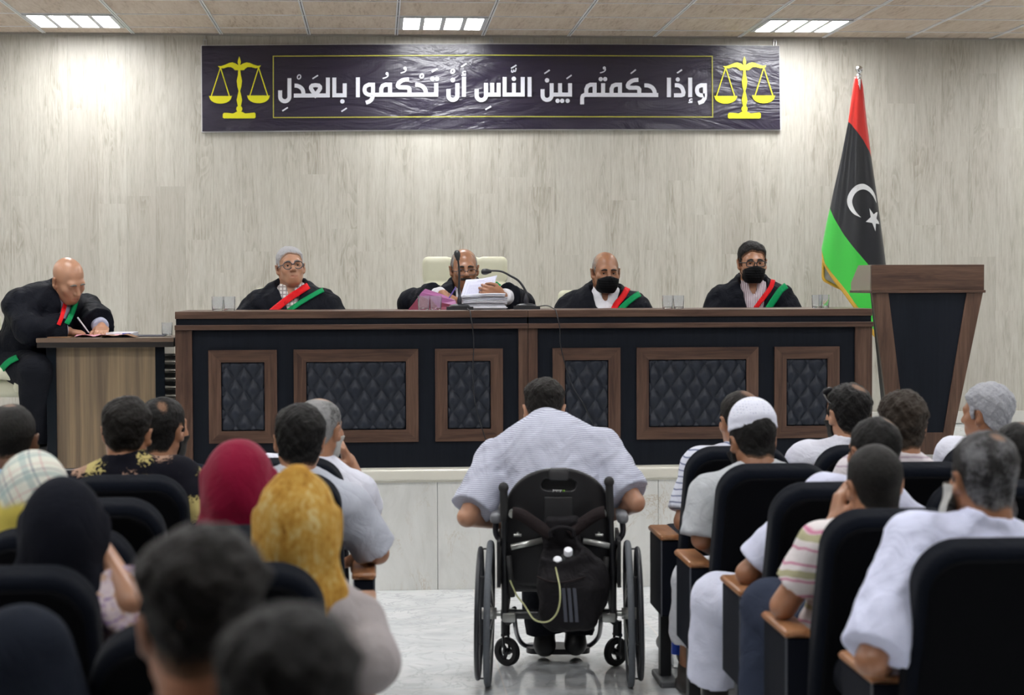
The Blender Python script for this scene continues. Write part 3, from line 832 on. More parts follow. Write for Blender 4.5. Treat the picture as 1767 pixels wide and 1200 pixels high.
    def face(s):
        brow = s.opt.get('brow'); lid = s.opt.get('lid', .6); gz = s.opt.get('gaze', (0, 0))
        for sg in (-1, 1):
            if lid < 1.5:
                mb = MB(); M = Matrix(((1, 0, 0), (0, 0, 1), (0, -1, 0))).to_4x4()
                Rg = Matrix.Rotation(gz[0], 4, 'Z') @ Matrix.Rotation(gz[1], 4, 'X')
                b = bmesh.new(); bmesh.ops.create_uvsphere(b, u_segments=18, v_segments=16, radius=.0122)
                for f_ in b.faces:
                    z = f_.calc_center_median().z / .0122
                    f_.material_index = 2 if z > .955 else 1 if z > .80 else 0
                for v in b.verts:
                    q = Rg @ Vector((v.co.x, v.co.z, -v.co.y)); v.co = Vector(s.hw((q.x + sg * .031, q.y + .0765, q.z)))
                me = bpy.data.meshes.new('eye'); b.to_mesh(me); b.free()
                for m_ in (SCL, IRIS, PUP): me.materials.append(m_)
                me.shade_smooth(); e = bpy.data.objects.new('eye', me); COL.objects.link(e); e.parent = s.o
            if brow:
                pts = []
                for t in np.linspace(0, 1, 7):
                    x = sg * (.012 + .036 * t); z = .0195 + .0045 * math.sin(PI * min(1, t * 1.05)) - .0025 * t
                    pts.append(s.onhead(x, z, .001))
                MB().tube(pts, [.0030, .0048, .0052, .0050, .0044, .0034, .0018], 8).build('eyebrow', brow, s.o, 0)
    def onhead(s, x, z, off=0., y0=.15):
        "point on the front of the head at head-axes x, z"
        y = np.linspace(y0, -.02, 240); P = np.stack([np.full(240, x), y, np.full(240, z)], -1); d = s.hf(P)
        i = np.nonzero(d < 0)[0]; yy = y[i[0]] if len(i) else 0
        return Vector(s.hw((x, yy + off, z)))
    def hair(s, matr, cell=.004, **st): return make_hair(s.H, s.R, s.hs, s.hf0, st, s.o, matr, cell)
    def layer(s, name, thick, region, matr, **k):
        if name == 'beard':
            reg0 = region
            region = lambda X: np.minimum(reg0(X), np.where(X[:, 1] > .05, np.maximum(np.maximum(np.abs(X[:, 0]) - .030, -.084 - X[:, 2]), -.2), 1))
        return shell(name, s.hf0, s.H, s.R, s.hs, thick, region, s.o, matr, **k)
    def garment(s, name, f, matr, cell=.009, amp=.004, freq=26, seed=0, lo=None, hi=None):
        fn = (lambda X: f(X) - amp * wob(X, freq, seed) - amp * .5 * wob(X, freq * 2.1, seed + 3)) if amp else f
        V, Q = surface(fn, s.lo - .08 if lo is None else lo, s.hi + .08 if hi is None else hi, cell)
        return mesh_np(name, V, Q, matr, s.o)
    def shirt(s, matr, sleeve='short', g=.02, name='shirt', loose=.018, amp=.004, cuff=.8, collar=True, cell=.009, seed=0, hem=None, vneck=0):
        f = Fld(); s.torso(f, g)
        for k in 'LR':
            S, e, wr = s.arm[k]
            if sleeve == 'short':
                b = S + (e - S) * cuff; f.cone(S, b, .060 * s.w + g, .050 + loose, k=.03, cut=0)
            else:
                f.cone(S, e, .058 * s.w + g, .046 + loose, k=.03); f.cone(e, e + (wr - e) * .95, .046 + loose, .034 + loose * .7, k=.015, cut=0)
        s.shirt_f = f
        if collar: s.collar_into(f, g)
        if vneck: f.ell(s.N + s.nd * (.055 - vneck * .3) + s.fr * .105, (.024, .06, vneck), s.Rt, k=.006, op=1)
        if hem is not None: f.fn(lambda X: hem - X[:, 2], s.P, 1.5, op=2)
        return s.garment(name, f, matr, amp=amp, seed=seed, cell=cell)
    def collar_into(s, f, g):
        c = s.N + s.nd * .048; u, v = s.rt, nrm(s.fr - s.up * .30)
        for i in range(12):
            a0, a1 = [PI * .72 + (2 * PI * .9) * (i + j) / 12 - PI * .17 for j in (0, 1)]
            p = [c + u * .066 * math.cos(a) + v * .066 * math.sin(a) for a in (a0, a1)]
            f.cone(p[0], p[1], .0135, .0135, k=.008)
            f.cone(p[0] + s.nd * .016, p[1] + s.nd * .016, .009, .009, k=.01)
    def trousers(s, matr, g=.012, ankle=.95, amp=.004, name='trousers', loose=.0, cell=.010):
        f = Fld(); f.ell(s.P - s.up * .01, (.172 * s.w + g, .13 + g, .12 + g), s.Rt, k=.05)
        for k in 'LR':
            hp, kn, an, toe = s.leg[k]
            f.cone(hp, kn, .086 + g, .064 + g + loose * .5, k=.04); f.cone(kn, kn + (an - kn) * ankle, .062 + g + loose * .5, .046 + g + loose, k=.015, cut=0)
        return s._tr(f, name, matr, amp, cell)
    def _tr(s, f, name, matr, amp, cell):
        s.trouser_f = f; return s.garment(name, f, matr, amp=amp, seed=5, cell=cell)
    def shoes(s, matr, low=False):
        for k in 'LR':
            hp, kn, an, toe = s.leg[k]; f = Fld()
            z0 = min(toe[2], an[2]) - .042
            f.cone(an + np.array((0, -.025, -.035)), toe, .044, .039, k=.02); f.cone(an + np.array((0, -.01, .02)), an + np.array((0, -.02, -.03)), .046, .046, k=.02)
            f.fn(lambda X: z0 - X[:, 2], an, .4, op=2, k=.01)
            V, Q = surface(f, np.minimum(an, toe) - .1, np.maximum(an, toe) + .1, .006); mesh_np('shoe', V, Q, matr, s.o)
    def glasses(s, rim, lens=None, w=.052, h=.036, y=.108, r=.0016, z=-.003, shape=2.6):
        root = None
        mb = MB()
        for sg in (-1, 1):
            pts = []
            for i in range(20):
                a = 2 * PI * i / 20; ca, sa = math.cos(a), math.sin(a)
                pts.append(Vector(s.hw((sg * .032 + w / 2 * math.copysign(abs(ca) ** (2 / shape), ca), y - .004 - .10 * abs(sg * .032 + w / 2 * ca) ** 1.6, z + h / 2 * math.copysign(abs(sa) ** (2 / shape), sa)))))
            mb.tube(pts, r, 6, closed=True)
            mb.tube([Vector(s.hw(p)) for p in ((sg * (.032 + w / 2), y - .012, z + .006), (sg * .073, y - .035, z + .006), (sg * .081, .0, z + .004), (sg * .08, -.012, z - .004))], r, 6)
        mb.tube([Vector(s.hw(p)) for p in ((-.008, y - .004, z + .004), (0, y, z + .007), (.008, y - .004, z + .004))], r, 6)
        g = mb.build('glasses', rim, s.o, 0)
        return g
    def sash(s, pts, width, matr, name, off=.012, Y0=9.9, Y1=11.5):
        "a band lying on robe and shirt where these directions of view (pixels) meet the cloth"
        rows = []; P = spline([(x, y, 0) for x, y in pts], 8); n = len(P); Y = np.linspace(Y0, Y1, 560)
        for i, q in enumerate(P):
            d = P[min(i + 1, n - 1)] - P[max(i - 1, 0)]; d.normalize(); nn = Vector((-d.y, d.x, 0)); row = []
            for j in range(5):
                a = q + nn * width * (j / 4 - .5); A = A3(at(a.x, a.y, 1.)) - A3(CAM)
                X = (A3(CAM) + Y[:, None] * A[None, :] - s.loc) @ s.Rz
                dd = np.minimum(s.robe_f(X), s.shirt_f(X)); dd = np.minimum(dd, s.trouser_f(X)) if hasattr(s, 'trouser_f') else dd; ix = np.nonzero(dd < off)[0]
                row.append((X[ix[0]] if len(ix) else None, X))
            if sum(r[0] is not None for r in row) < 3: continue
            # calm the depth across the band
            dep = [np.linalg.norm(r[0] - s.L(CAM)) for r in row if r[0] is not None]; md = sorted(dep)[len(dep) // 2]
            o_ = []
            for r, X in row:
                k = np.argmin(np.abs(np.linalg.norm(X - s.L(CAM), axis=1) - (md if r is None else np.clip(np.linalg.norm(r - s.L(CAM)), md - .03, md + .03)))); o_.append(Vector(X[k]))
            rows.append(o_)
        m_ = len(rows) - 1
        if m_ < 1: return
        c = s.L(CAM)
        for _ in range(3):
            R_ = [np.mean([np.linalg.norm(np.array(v) - c) for v in r]) for r in rows]
            for i in range(1, m_):
                dl = min(0, (R_[i - 1] + R_[i + 1]) / 2 - R_[i])
                for v in rows[i]: v += (v - Vector(c)).normalized() * dl
        o = MB().grid(lambda u, v: rows[round(u * m_)][round(v * 4)], m_, 4).build(name, matr, s.o, 0)
        so = o.modifiers.new('thickness', 'SOLIDIFY'); so.thickness = .003; so.offset = 0; return o
    def robe(s, matr, g=.03, vdepth=.30, vwidth=.075, sleeve=.10, amp=.0095, cell=.009, hem=None, name='robe', seed=2, long=True, lapel=True, cuffk=.92):
        f = Fld(); s.torso(f, g, .06)
        for k in 'LR':
            S, e, wr = s.arm[k]
            f.cone(S - s.up * .005, e, .060 + g, .058 + g * .5, k=.04)
            f.cone(e, e + (wr - e) * cuffk, .057 + g * .5, sleeve, k=.03, cut=0)
        if long:
            for k in 'LR':
                hp, kn, an, toe = s.leg[k]
                f.cone(hp, kn, .10 + g, .085 + g, k=.06); f.cone(kn, kn + (an - kn) * .8, .085 + g, .10 + g, k=.04, cut=0)
        f.cone(s.N + s.nd * .02, s.N + s.nd * .2, .060, .060, k=.008, op=1)
        if vdepth:
            c = s.N + s.fr * .11
            def V(X):
                Y = X - c; x = Y @ s.rt; z = Y @ s.up; y = Y @ s.fr
                hw_ = vwidth * np.clip((z + vdepth) / vdepth, 0, 1.3)
                return np.maximum(np.maximum(np.abs(x) - hw_, -y - .075), -(z + vdepth))
            f.fn(V, c, .5, op=1, k=.008)
        if lapel:
            c = s.N + s.nd * .055; u, v = s.rt, nrm(s.fr - s.up * .55)
            prev = {}
            pts = [c + u * .082 * math.cos(a) + v * .078 * math.sin(a) for a in np.linspace(PI * 1.5, PI * .12 + 2 * PI, 8)]
            for q, r in zip(pts, pts[1:]):
                f.cone(q, r, .017, .016, k=.012); f.cone(q + s.up * .022, r + s.up * .016, .012, .012, k=.012)
                q2, r2 = [x - 2 * ((x - c) @ u) * u for x in (q, r)]
                f.cone(q2, r2, .017, .016, k=.012); f.cone(q2 + s.up * .022, r2 + s.up * .016, .012, .012, k=.012)
        if hem is not None: f.fn(lambda X: hem - X[:, 2], s.P, 1.5, op=2)
        s.robe_f = f
        return s.garment(name, f, matr, amp=amp, seed=seed, cell=cell, freq=20)
    def hijab(s, matr, drape=.20, amp=.004, r=.016, cell=.008, width=.17, seed=0, face=True, peak=0., spread=.8):
        f = Fld(); H, R, hs = s.H, s.R, s.hs
        f.fn(lambda X: s.hf((X - H) @ R / hs) * hs - r, H, .2, k=.02)
        f.ell(H + R @ np.array((0, -.03, -.02)) * hs, (.085 + r, .105 + r, .115 + r), R, k=.04)
        if peak: f.cone(H + np.array((0, -.02, .08)), H + np.array((0, -.04, .11 + peak)), .05, .022, k=.06)
        b = s.N - s.up * drape
        f.cone(H + R @ np.array((0, -.03, -.07)) * hs, s.N - s.up * .03 + s.fr * .01, .088, .105, k=.05)
        f.ell(s.N - s.up * drape * .45 - s.fr * .005, (width, .135, drape * .8), s.Rt, k=.07)
        sl = s.N + (s.S['L'] - s.N) * spread; sr = s.N + (s.S['R'] - s.N) * spread; f.cone(sl, sr, .075, .075, k=.06)
        f.fn(lambda X: -((X - b) @ s.up), s.N, .6, op=2)
        if face: f.ell(H + R @ np.array((0, .115, -.025)) * hs, (.058, .085, .092), R, k=.012, op=1)
        def fold(X):
            a = np.arctan2((X - H) @ s.rt, -((X - H) @ s.fr)); z = (X - H)[:, 2]
            return f(X) - amp * (np.sin(a * 9 + 14 * z + seed) * smoothstep(-z, -.02, .16) + .5 * wob(X, 30, seed))
        V, Q = surface(fold, np.minimum(H, s.N) - np.array((.34, .34, .34)), np.maximum(H, s.N) + np.array((.34, .34, .26)), cell)
        return mesh_np('headscarf', V, Q, matr, s.o)
# ------------------------------------------------------------------ banner
def banner():
    Y = D - .035
    def P(px, py, dy=0.): q = at(px, py, Y - dy); return q
    o0 = P(846, 152); r = empty('banner', o0, label='long dark purple banner with white Arabic lettering and yellow scales, hanging on the panelled wall', cat='banner')
    loc = lambda px, py, dy=0.: P(px, py, dy) - o0
    t = NT('dark_purple_vinyl'); v = t.coord(); x, y, z = t.sep(v)
    cre = t.noise(t.comb(t.math('ADD', t.math('MULTIPLY', x, .55), t.math('MULTIPLY', z, -1.2)), 0, t.math('ADD', t.math('MULTIPLY', z, 1.6), t.math('MULTIPLY', x, .35))), 3.2, 4, .55, 1.4)
    rib = t.noise(t.comb(t.math('MULTIPLY', x, 1.), 0, t.math('MULTIPLY', z, .04)), 120, 2)
    t.set(t.mix(t.noise(v, 1.2, 2), (.0115, .0075, .021), (.017, .011, .032)), .32, spec=.55)
    t.b.inputs['Coat Weight'].default_value = .3; t.b.inputs['Coat Roughness'].default_value = .25
    t.bump(t.math('ADD', cre, t.math('MULTIPLY', rib, .03)), .5, .05)
    VIN = t.m
    c = [(348, 79), (600, 77), (850, 76.2), (1100, 77), (1344.5, 79.5), (1346.5, 223.5), (1100, 223), (850, 223), (600, 224.5), (349, 227)]
    top = c[:5]; bot = c[5:][::-1]
    mb = MB()
    nu, nv = 90, 16
    def sheet(u, v):
        i = min(3, int(u * 4)); f = u * 4 - i
        a = [top[i][k] + (top[i + 1][k] - top[i][k]) * f for k in (0, 1)]; b = [bot[i][k] + (bot[i + 1][k] - bot[i][k]) * f for k in (0, 1)]
        q = loc(a[0] + (b[0] - a[0]) * v, a[1] + (b[1] - a[1]) * v)
        w = .0035 * math.sin(9 * u + 5 * v) * math.sin(PI * v) + .0025 * math.sin(31 * u + 9 * v) * (.4 + v)
        e = max(0, 1 - min(u, 1 - u) * 14); w += .004 * e * math.sin(22 * v + 40 * u)
        q.y += .6 * w * min(1, 9 * min(u, 1 - u, v + .02, 1 - v + .02)); return q
    mb.grid(sheet, nu, nv)
    sh = mb.build('printed_sheet', VIN, r, 0)
    WF = plain('white_frame_edge', (.7, .7, .7), .5)
    fr = MB()
    for a, b in zip(c, c[1:] + c[:1]):
        A, B = loc(*a), loc(*b); d = (B - A).normalized(); n = Vector((d.z, 0, -d.x)) * .006
        ext = d * .004
        fr.poly([A - n * 1.0 - ext, B - n * 1.0 + ext, B + n - d * 0, A + n], (0, .022, 0))
    fo = fr.build('backing_frame', WF, r); fo.location.y += .008
    # printing lies on the sheet
    YEL = NT('yellow_print'); YEL.set((.78, .74, .015), .35, spec=.5); YEL = YEL.m
    YLN = plain('yellow_rule', (.42, .40, .06), .4)
    WHT = plain('white_print', (.74, .75, .82), .35, noise=.02)
    LIFT = .011
    pt = lambda x, y: loc(x, y, LIFT)
    def stroke(mb, pts, w, S=1., O=(0, 0), closed=False, lift=0.0):
        "a stroke of even width along pts (pixels / S + O), mitred"
        p = [Vector((x / S + O[0], y / S + O[1])) for x, y in pts]; n = len(p); L = []
        mb.k = getattr(mb, 'k', 0) + 1; lift = lift + .00025 * mb.k
        for i in range(n):
            a = p[i - 1] if (i or closed) else None; b = p[(i + 1) % n] if (i < n - 1 or closed) else None
            d1 = (p[i] - a).normalized() if a is not None else None; d2 = (b - p[i]).normalized() if b is not None else None
            d1 = d1 or d2; d2 = d2 or d1
            n1 = Vector((-d1.y, d1.x)); n2 = Vector((-d2.y, d2.x)); mm = (n1 + n2)
            mm = mm.normalized() if mm.length > .1 else n1
            k = 1 / max(.45, mm.dot(n1)); L.append((p[i] + mm * w / 2 * k, p[i] - mm * w / 2 * k))
        m_ = n if closed else n - 1
        for i in range(m_):
            (a, b), (c_, d) = L[i], L[(i + 1) % n]
            q = [mb.bm.verts.new(loc(v.x, v.y, LIFT + lift)) for v in (a, c_, d, b)]; mb.bm.faces.new(q)
    def disc(mb, x, y, rr, S, O):
        q = [mb.bm.verts.new(loc((x + rr * math.cos(a)) / S + O[0], (y + rr * math.sin(a)) / S + O[1], LIFT)) for a in np.linspace(0, 2 * PI, 21)[:-1]]; mb.bm.faces.new(q)
    def sm(pts, n=5): return [(v.x, v.y) for v in spline([(x, y, 0) for x, y in pts], n)]
    def U(x0, x1, ya, yb, ym, n=12):
        "down at x0, round the bottom, up at x1"
        rr = abs(x1 - x0) / 2; cx = (x0 + x1) / 2; sgn = 1 if x0 > x1 else -1
        return [(x0, ya)] + [(cx + sgn * rr * math.cos(PI * i / n), ym + rr * math.sin(PI * i / n)) for i in range(n + 1)] + [(x1, yb)]
    Z6, O6 = 10., (470, 90); Z2, O2 = 8.835, (590, 90); Z3, O3 = 8.835, (770, 90); Z4, O4 = 8.835, (950, 90); Z5, O5 = 6.796, (1100, 70)
    W = 6.9; words = {k: MB() for k in range(7)}
    a = words[0]                                     # بالعدل
    stroke(a, U(294, 134, 450, 660, 768), W, Z6, O6)
    stroke(a, [(370, 750), (958, 747), (958, 440)], W, Z6, O6)
    stroke(a, sm([(382, 578), (430, 582), (490, 612), (525, 660), (540, 735)]), W, Z6, O6)
    stroke(a, [(742, 742), (680, 655), (665, 625), (668, 600), (690, 577), (745, 570), (800, 577), (822, 600), (824, 625), (808, 655)], W, Z6, O6, closed=True)
    stroke(a, [(1068, 440), (1068, 745), (1248, 745), (1248, 540)], W, Z6, O6)
    disc(a, 1208, 850, 38, Z6, O6); stroke(a, [(460 + 29 * math.cos(t) + 6 * math.sin(t), 428 - 36 * math.sin(t)) for t in np.linspace(0, 2 * PI, 15)[:-1]], 1.9, Z6, O6, True)
    for q in ([(692, 460), (788, 400)], [(172, 1016), (266, 956)], [(1192, 1026), (1284, 966)]): stroke(a, q, 2.3, Z6, O6)
    a = words[1]                                     # تحكموا
    stroke(a, [(243, 385), (243, 688)], W, Z2, O2)
    stroke(a, sm([(474, 650), (410, 650), (360, 622), (345, 575), (360, 525), (410, 497)], 4) + [(474, 497), (474, 650), (466, 690), (450, 725), (415, 755), (365, 772)], W, Z2, O2)
    stroke(a, [(474, 650), (1437, 648), (1437, 470)], W, Z2, O2)
    stroke(a, [(600, 650), (600, 560), (620, 515), (665, 497), (733, 497), (733, 650)], W, Z2, O2)
    stroke(a, [(1030, 640), (1030, 565), (1015, 545), (990, 538), (880, 538), (856, 522), (853, 500), (870, 465), (915, 432), (960, 420), (1022, 417)], W, Z2, O2)
    stroke(a, sm([(1120, 499), (1180, 503), (1240, 532), (1272, 580), (1285, 648)]), W, Z2, O2)
    def damma(mb, x, y, Z, O):
        stroke(mb, [(x + 14 * math.cos(t), y + 15 * math.sin(t)) for t in np.linspace(0, 2 * PI, 11)[:-1]], 2.1, Z, O, True)
        stroke(mb, sm([(x + 16, y + 12), (x + 14, y + 32), (x - 10, y + 56), (x - 66, y + 74)], 4), 1.9, Z, O)
    damma(a, 688, 328, Z2, O2); damma(a, 962, 246, Z2, O2)
    def sukun(mb, x, y, Z, O): stroke(mb, [(x + 25 * math.cos(t) + 5 * math.sin(t), y - 30 * math.sin(t)) for t in np.linspace(0, 2 * PI, 15)[:-1]], 2.6, Z, O, True)
    sukun(a, 1218, 365, Z2, O2); stroke(a, [(1372, 303), (1456, 254)], 2.4, Z2, O2); disc(a, 1380, 408, 34, Z2, O2); disc(a, 1450, 408, 34, Z2, O2)
    a = words[2]                                     # أن
    stroke(a, U(170, 34, 475, 565, 660), W, Z3, O3); disc(a, 100, 425, 34, Z3, O3); sukun(a, 98, 292, Z3, O3)
    stroke(a, [(270, 378), (270, 680)], W, Z3, O3)
    def hamza(mb, x, y, Z, O, k=1.):
        stroke(mb, sm([(x + 32 * k, y - 24 * k), (x, y - 24 * k), (x - 18 * k, y), (x + 10 * k, y + 14 * k), (x + 32 * k, y + 6 * k)], 3), 1.9, Z, O); stroke(mb, [(x - 36 * k, y + 32 * k), (x + 32 * k, y + 30 * k)], 2.0, Z, O)
    hamza(a, 268, 322, Z3, O3); stroke(a, [(228, 225), (310, 173)], 2.4, Z3, O3)
    a = words[3]                                     # الناس
    stroke(a, U(606, 464, 470, 565, 660), W, Z3, O3); stroke(a, [(606, 648), (799, 648), (799, 470)], W, Z3, O3); stroke(a, [(701, 650), (701, 470)], W, Z3, O3)
    stroke(a, [(598, 878), (682, 826)], 2.4, Z3, O3)
    stroke(a, [(890, 380), (890, 648), (1166, 648), (1166, 380)], W, Z3, O3); stroke(a, [(1032, 650), (1032, 470)], W, Z3, O3); disc(a, 1031, 407, 34, Z3, O3)
    stroke(a, [(1270, 380), (1270, 680)], W, Z3, O3); stroke(a, [(988, 248), (1070, 199)], 2.4, Z3, O3)
    stroke(a, sm([(1000, 268), (996, 298), (1016, 306), (1030, 276), (1034, 292), (1056, 290), (1064, 240)], 3), 1.9, Z3, O3)
    a = words[4]                                     # بين
    stroke(a, U(1607, 1469, 475, 565, 660), W, Z3, O3); disc(a, 1537, 430, 34, Z3, O3); stroke(a, [(1497, 328), (1577, 273)], 2.4, Z3, O3)
    stroke(a, [(16, 648), (297, 648), (297, 475)], W, Z4, O4); stroke(a, [(145, 650), (145, 475)], W, Z4, O4)
    for x in (108, 177, 260): disc(a, x, 743, 33, Z4, O4)
    stroke(a, [(243, 407), (322, 350)], 2.4, Z4, O4)
    a = words[5]                                     # حكمتم
    stroke(a, [(481, 797), (481, 700), (492, 668), (520, 652), (1642, 654)], W, Z4, O4)
    stroke(a, [(545, 650), (545, 565), (565, 518), (610, 497), (672, 497), (672, 650)], W, Z4, O4)
    stroke(a, [(801, 650), (801, 475)], W, Z4, O4); disc(a, 765, 412, 33, Z4, O4); disc(a, 832, 412, 33, Z4, O4); damma(a, 820, 243, Z4, O4)
    stroke(a, [(930, 650), (930, 560), (950, 515), (995, 497), (1058, 497), (1058, 650)], W, Z4, O4)
    stroke(a, [(1353, 640), (1353, 570), (1338, 550), (1312, 543), (1205, 543), (1181, 527), (1178, 505), (1195, 472), (1238, 440), (1285, 426), (1340, 423)], W, Z4, O4)
    stroke(a, sm([(1430, 507), (1490, 511), (1548, 540), (1582, 590), (1594, 654)]), W, Z4, O4); stroke(a, [(1222, 328), (1300, 268)], 2.4, Z4, O4)
    a = words[6]                                     # وإذا
    stroke(a, [(369, 436), (369, 664)], W, Z5, O5); stroke(a, sm([(438, 525), (485, 528), (522, 556), (540, 610)], 4) + [(534, 634), (515, 642), (428, 642)], W, Z5, O5)
    disc(a, 473, 457, 25, Z5, O5); stroke(a, [(465, 382), (522, 342)], 2.4, Z5, O5)
    stroke(a, [(618, 436), (618, 664)], W, Z5, O5); hamza(a, 622, 704, Z5, O5, .7)
    stroke(a, sm([(790, 641), (740, 641), (708, 622), (697, 582), (708, 545), (745, 525)], 4) + [(791, 525), (793, 640), (788, 678), (762, 715), (712, 733)], W, Z5, O5)
    for k in range(7): words[k].build('lettering', WHT, r, recalc=True)
    b = MB(); stroke(b, [(471.5, 97), (846, 95.2), (1229, 97.2), (1229.8, 202), (846, 201.2), (471.8, 203)], 1.7, closed=True); b.build('ruled_border', YLN, r)
    for dx, dy in ((0, 0), (871.8, 0)):
        e = MB(); S = 6.311
        q = lambda x, y: pt(x / S + 340 + dx, y / S + 70 + dy)
        def pg(pts):
            V = [q(*p) for p in pts]; vs = [e.bm.verts.new(v) for v in V]
            for tri in tessellate_polygon([V]): e.bm.faces.new([vs[i] for i in tri])
        pg([(460, 172), (472, 205), (478, 235), (470, 268), (450, 268), (442, 235), (448, 205)])
        pg([(226, 278), (262, 279), (310, 262), (350, 244), (385, 238), (420, 250), (445, 266), (475, 266), (500, 250), (540, 238), (575, 244), (615, 262), (660, 276), (697, 271), (680, 294), (640, 303), (590, 290), (550, 290), (528, 304), (510, 323), (412, 323), (395, 304), (370, 290), (330, 290), (285, 305), (245, 297)])
        pg([(448, 322), (472, 322), (476, 370), (490, 440), (482, 505), (469, 550), (480, 595), (491, 650), (478, 712), (444, 712), (431, 650), (442, 595), (453, 550), (440, 505), (432, 440), (446, 370)])
        pg([(460 + 33 * math.cos(t), 745 + 36 * math.sin(t)) for t in np.linspace(0, 2 * PI, 17)[:-1]])
        pg([(280, 805), (292, 788), (330, 788), (395, 795), (432, 775), (488, 775), (525, 795), (590, 788), (625, 784), (638, 798), (638, 836), (626, 848), (292, 848), (280, 838)])
        for (x0, y0, x1, y1) in ((255, 295, 155, 606), (255, 295, 352, 606), (670, 295, 575, 603), (670, 295, 770, 603)):
            stroke(e, [(x0, y0), (x1, y1)], 1.7, S, (340 + dx, 70 + dy))
        for cx, cy in ((255, 604), (669, 599)):
            pg([(cx - 127, cy)] + [(cx + 120 * math.cos(t), cy + 10 + 74 * math.sin(t)) for t in np.linspace(PI, 0, 14)] + [(cx + 127, cy)])
        e.build('scales_emblem', YEL, r)
    HK = plain('hook_steel', (.5, .5, .5), .3, .8)
    for px in (353, 848, 1338):
        h = MB(); p = loc(px, 76); h.box(p.x - .012, p.x - .007, .01, .03, p.z - .02, p.z + .03).box(p.x + .007, p.x + .012, .01, .03, p.z - .02, p.z + .03).box(p.x - .012, p.x + .012, .01, .03, p.z + .025, p.z + .035).box(p.x - .003, p.x + .003, .018, .024, p.z + .03, p.z + .07)
        h.build('hanging_hook', HK, r)
banner()

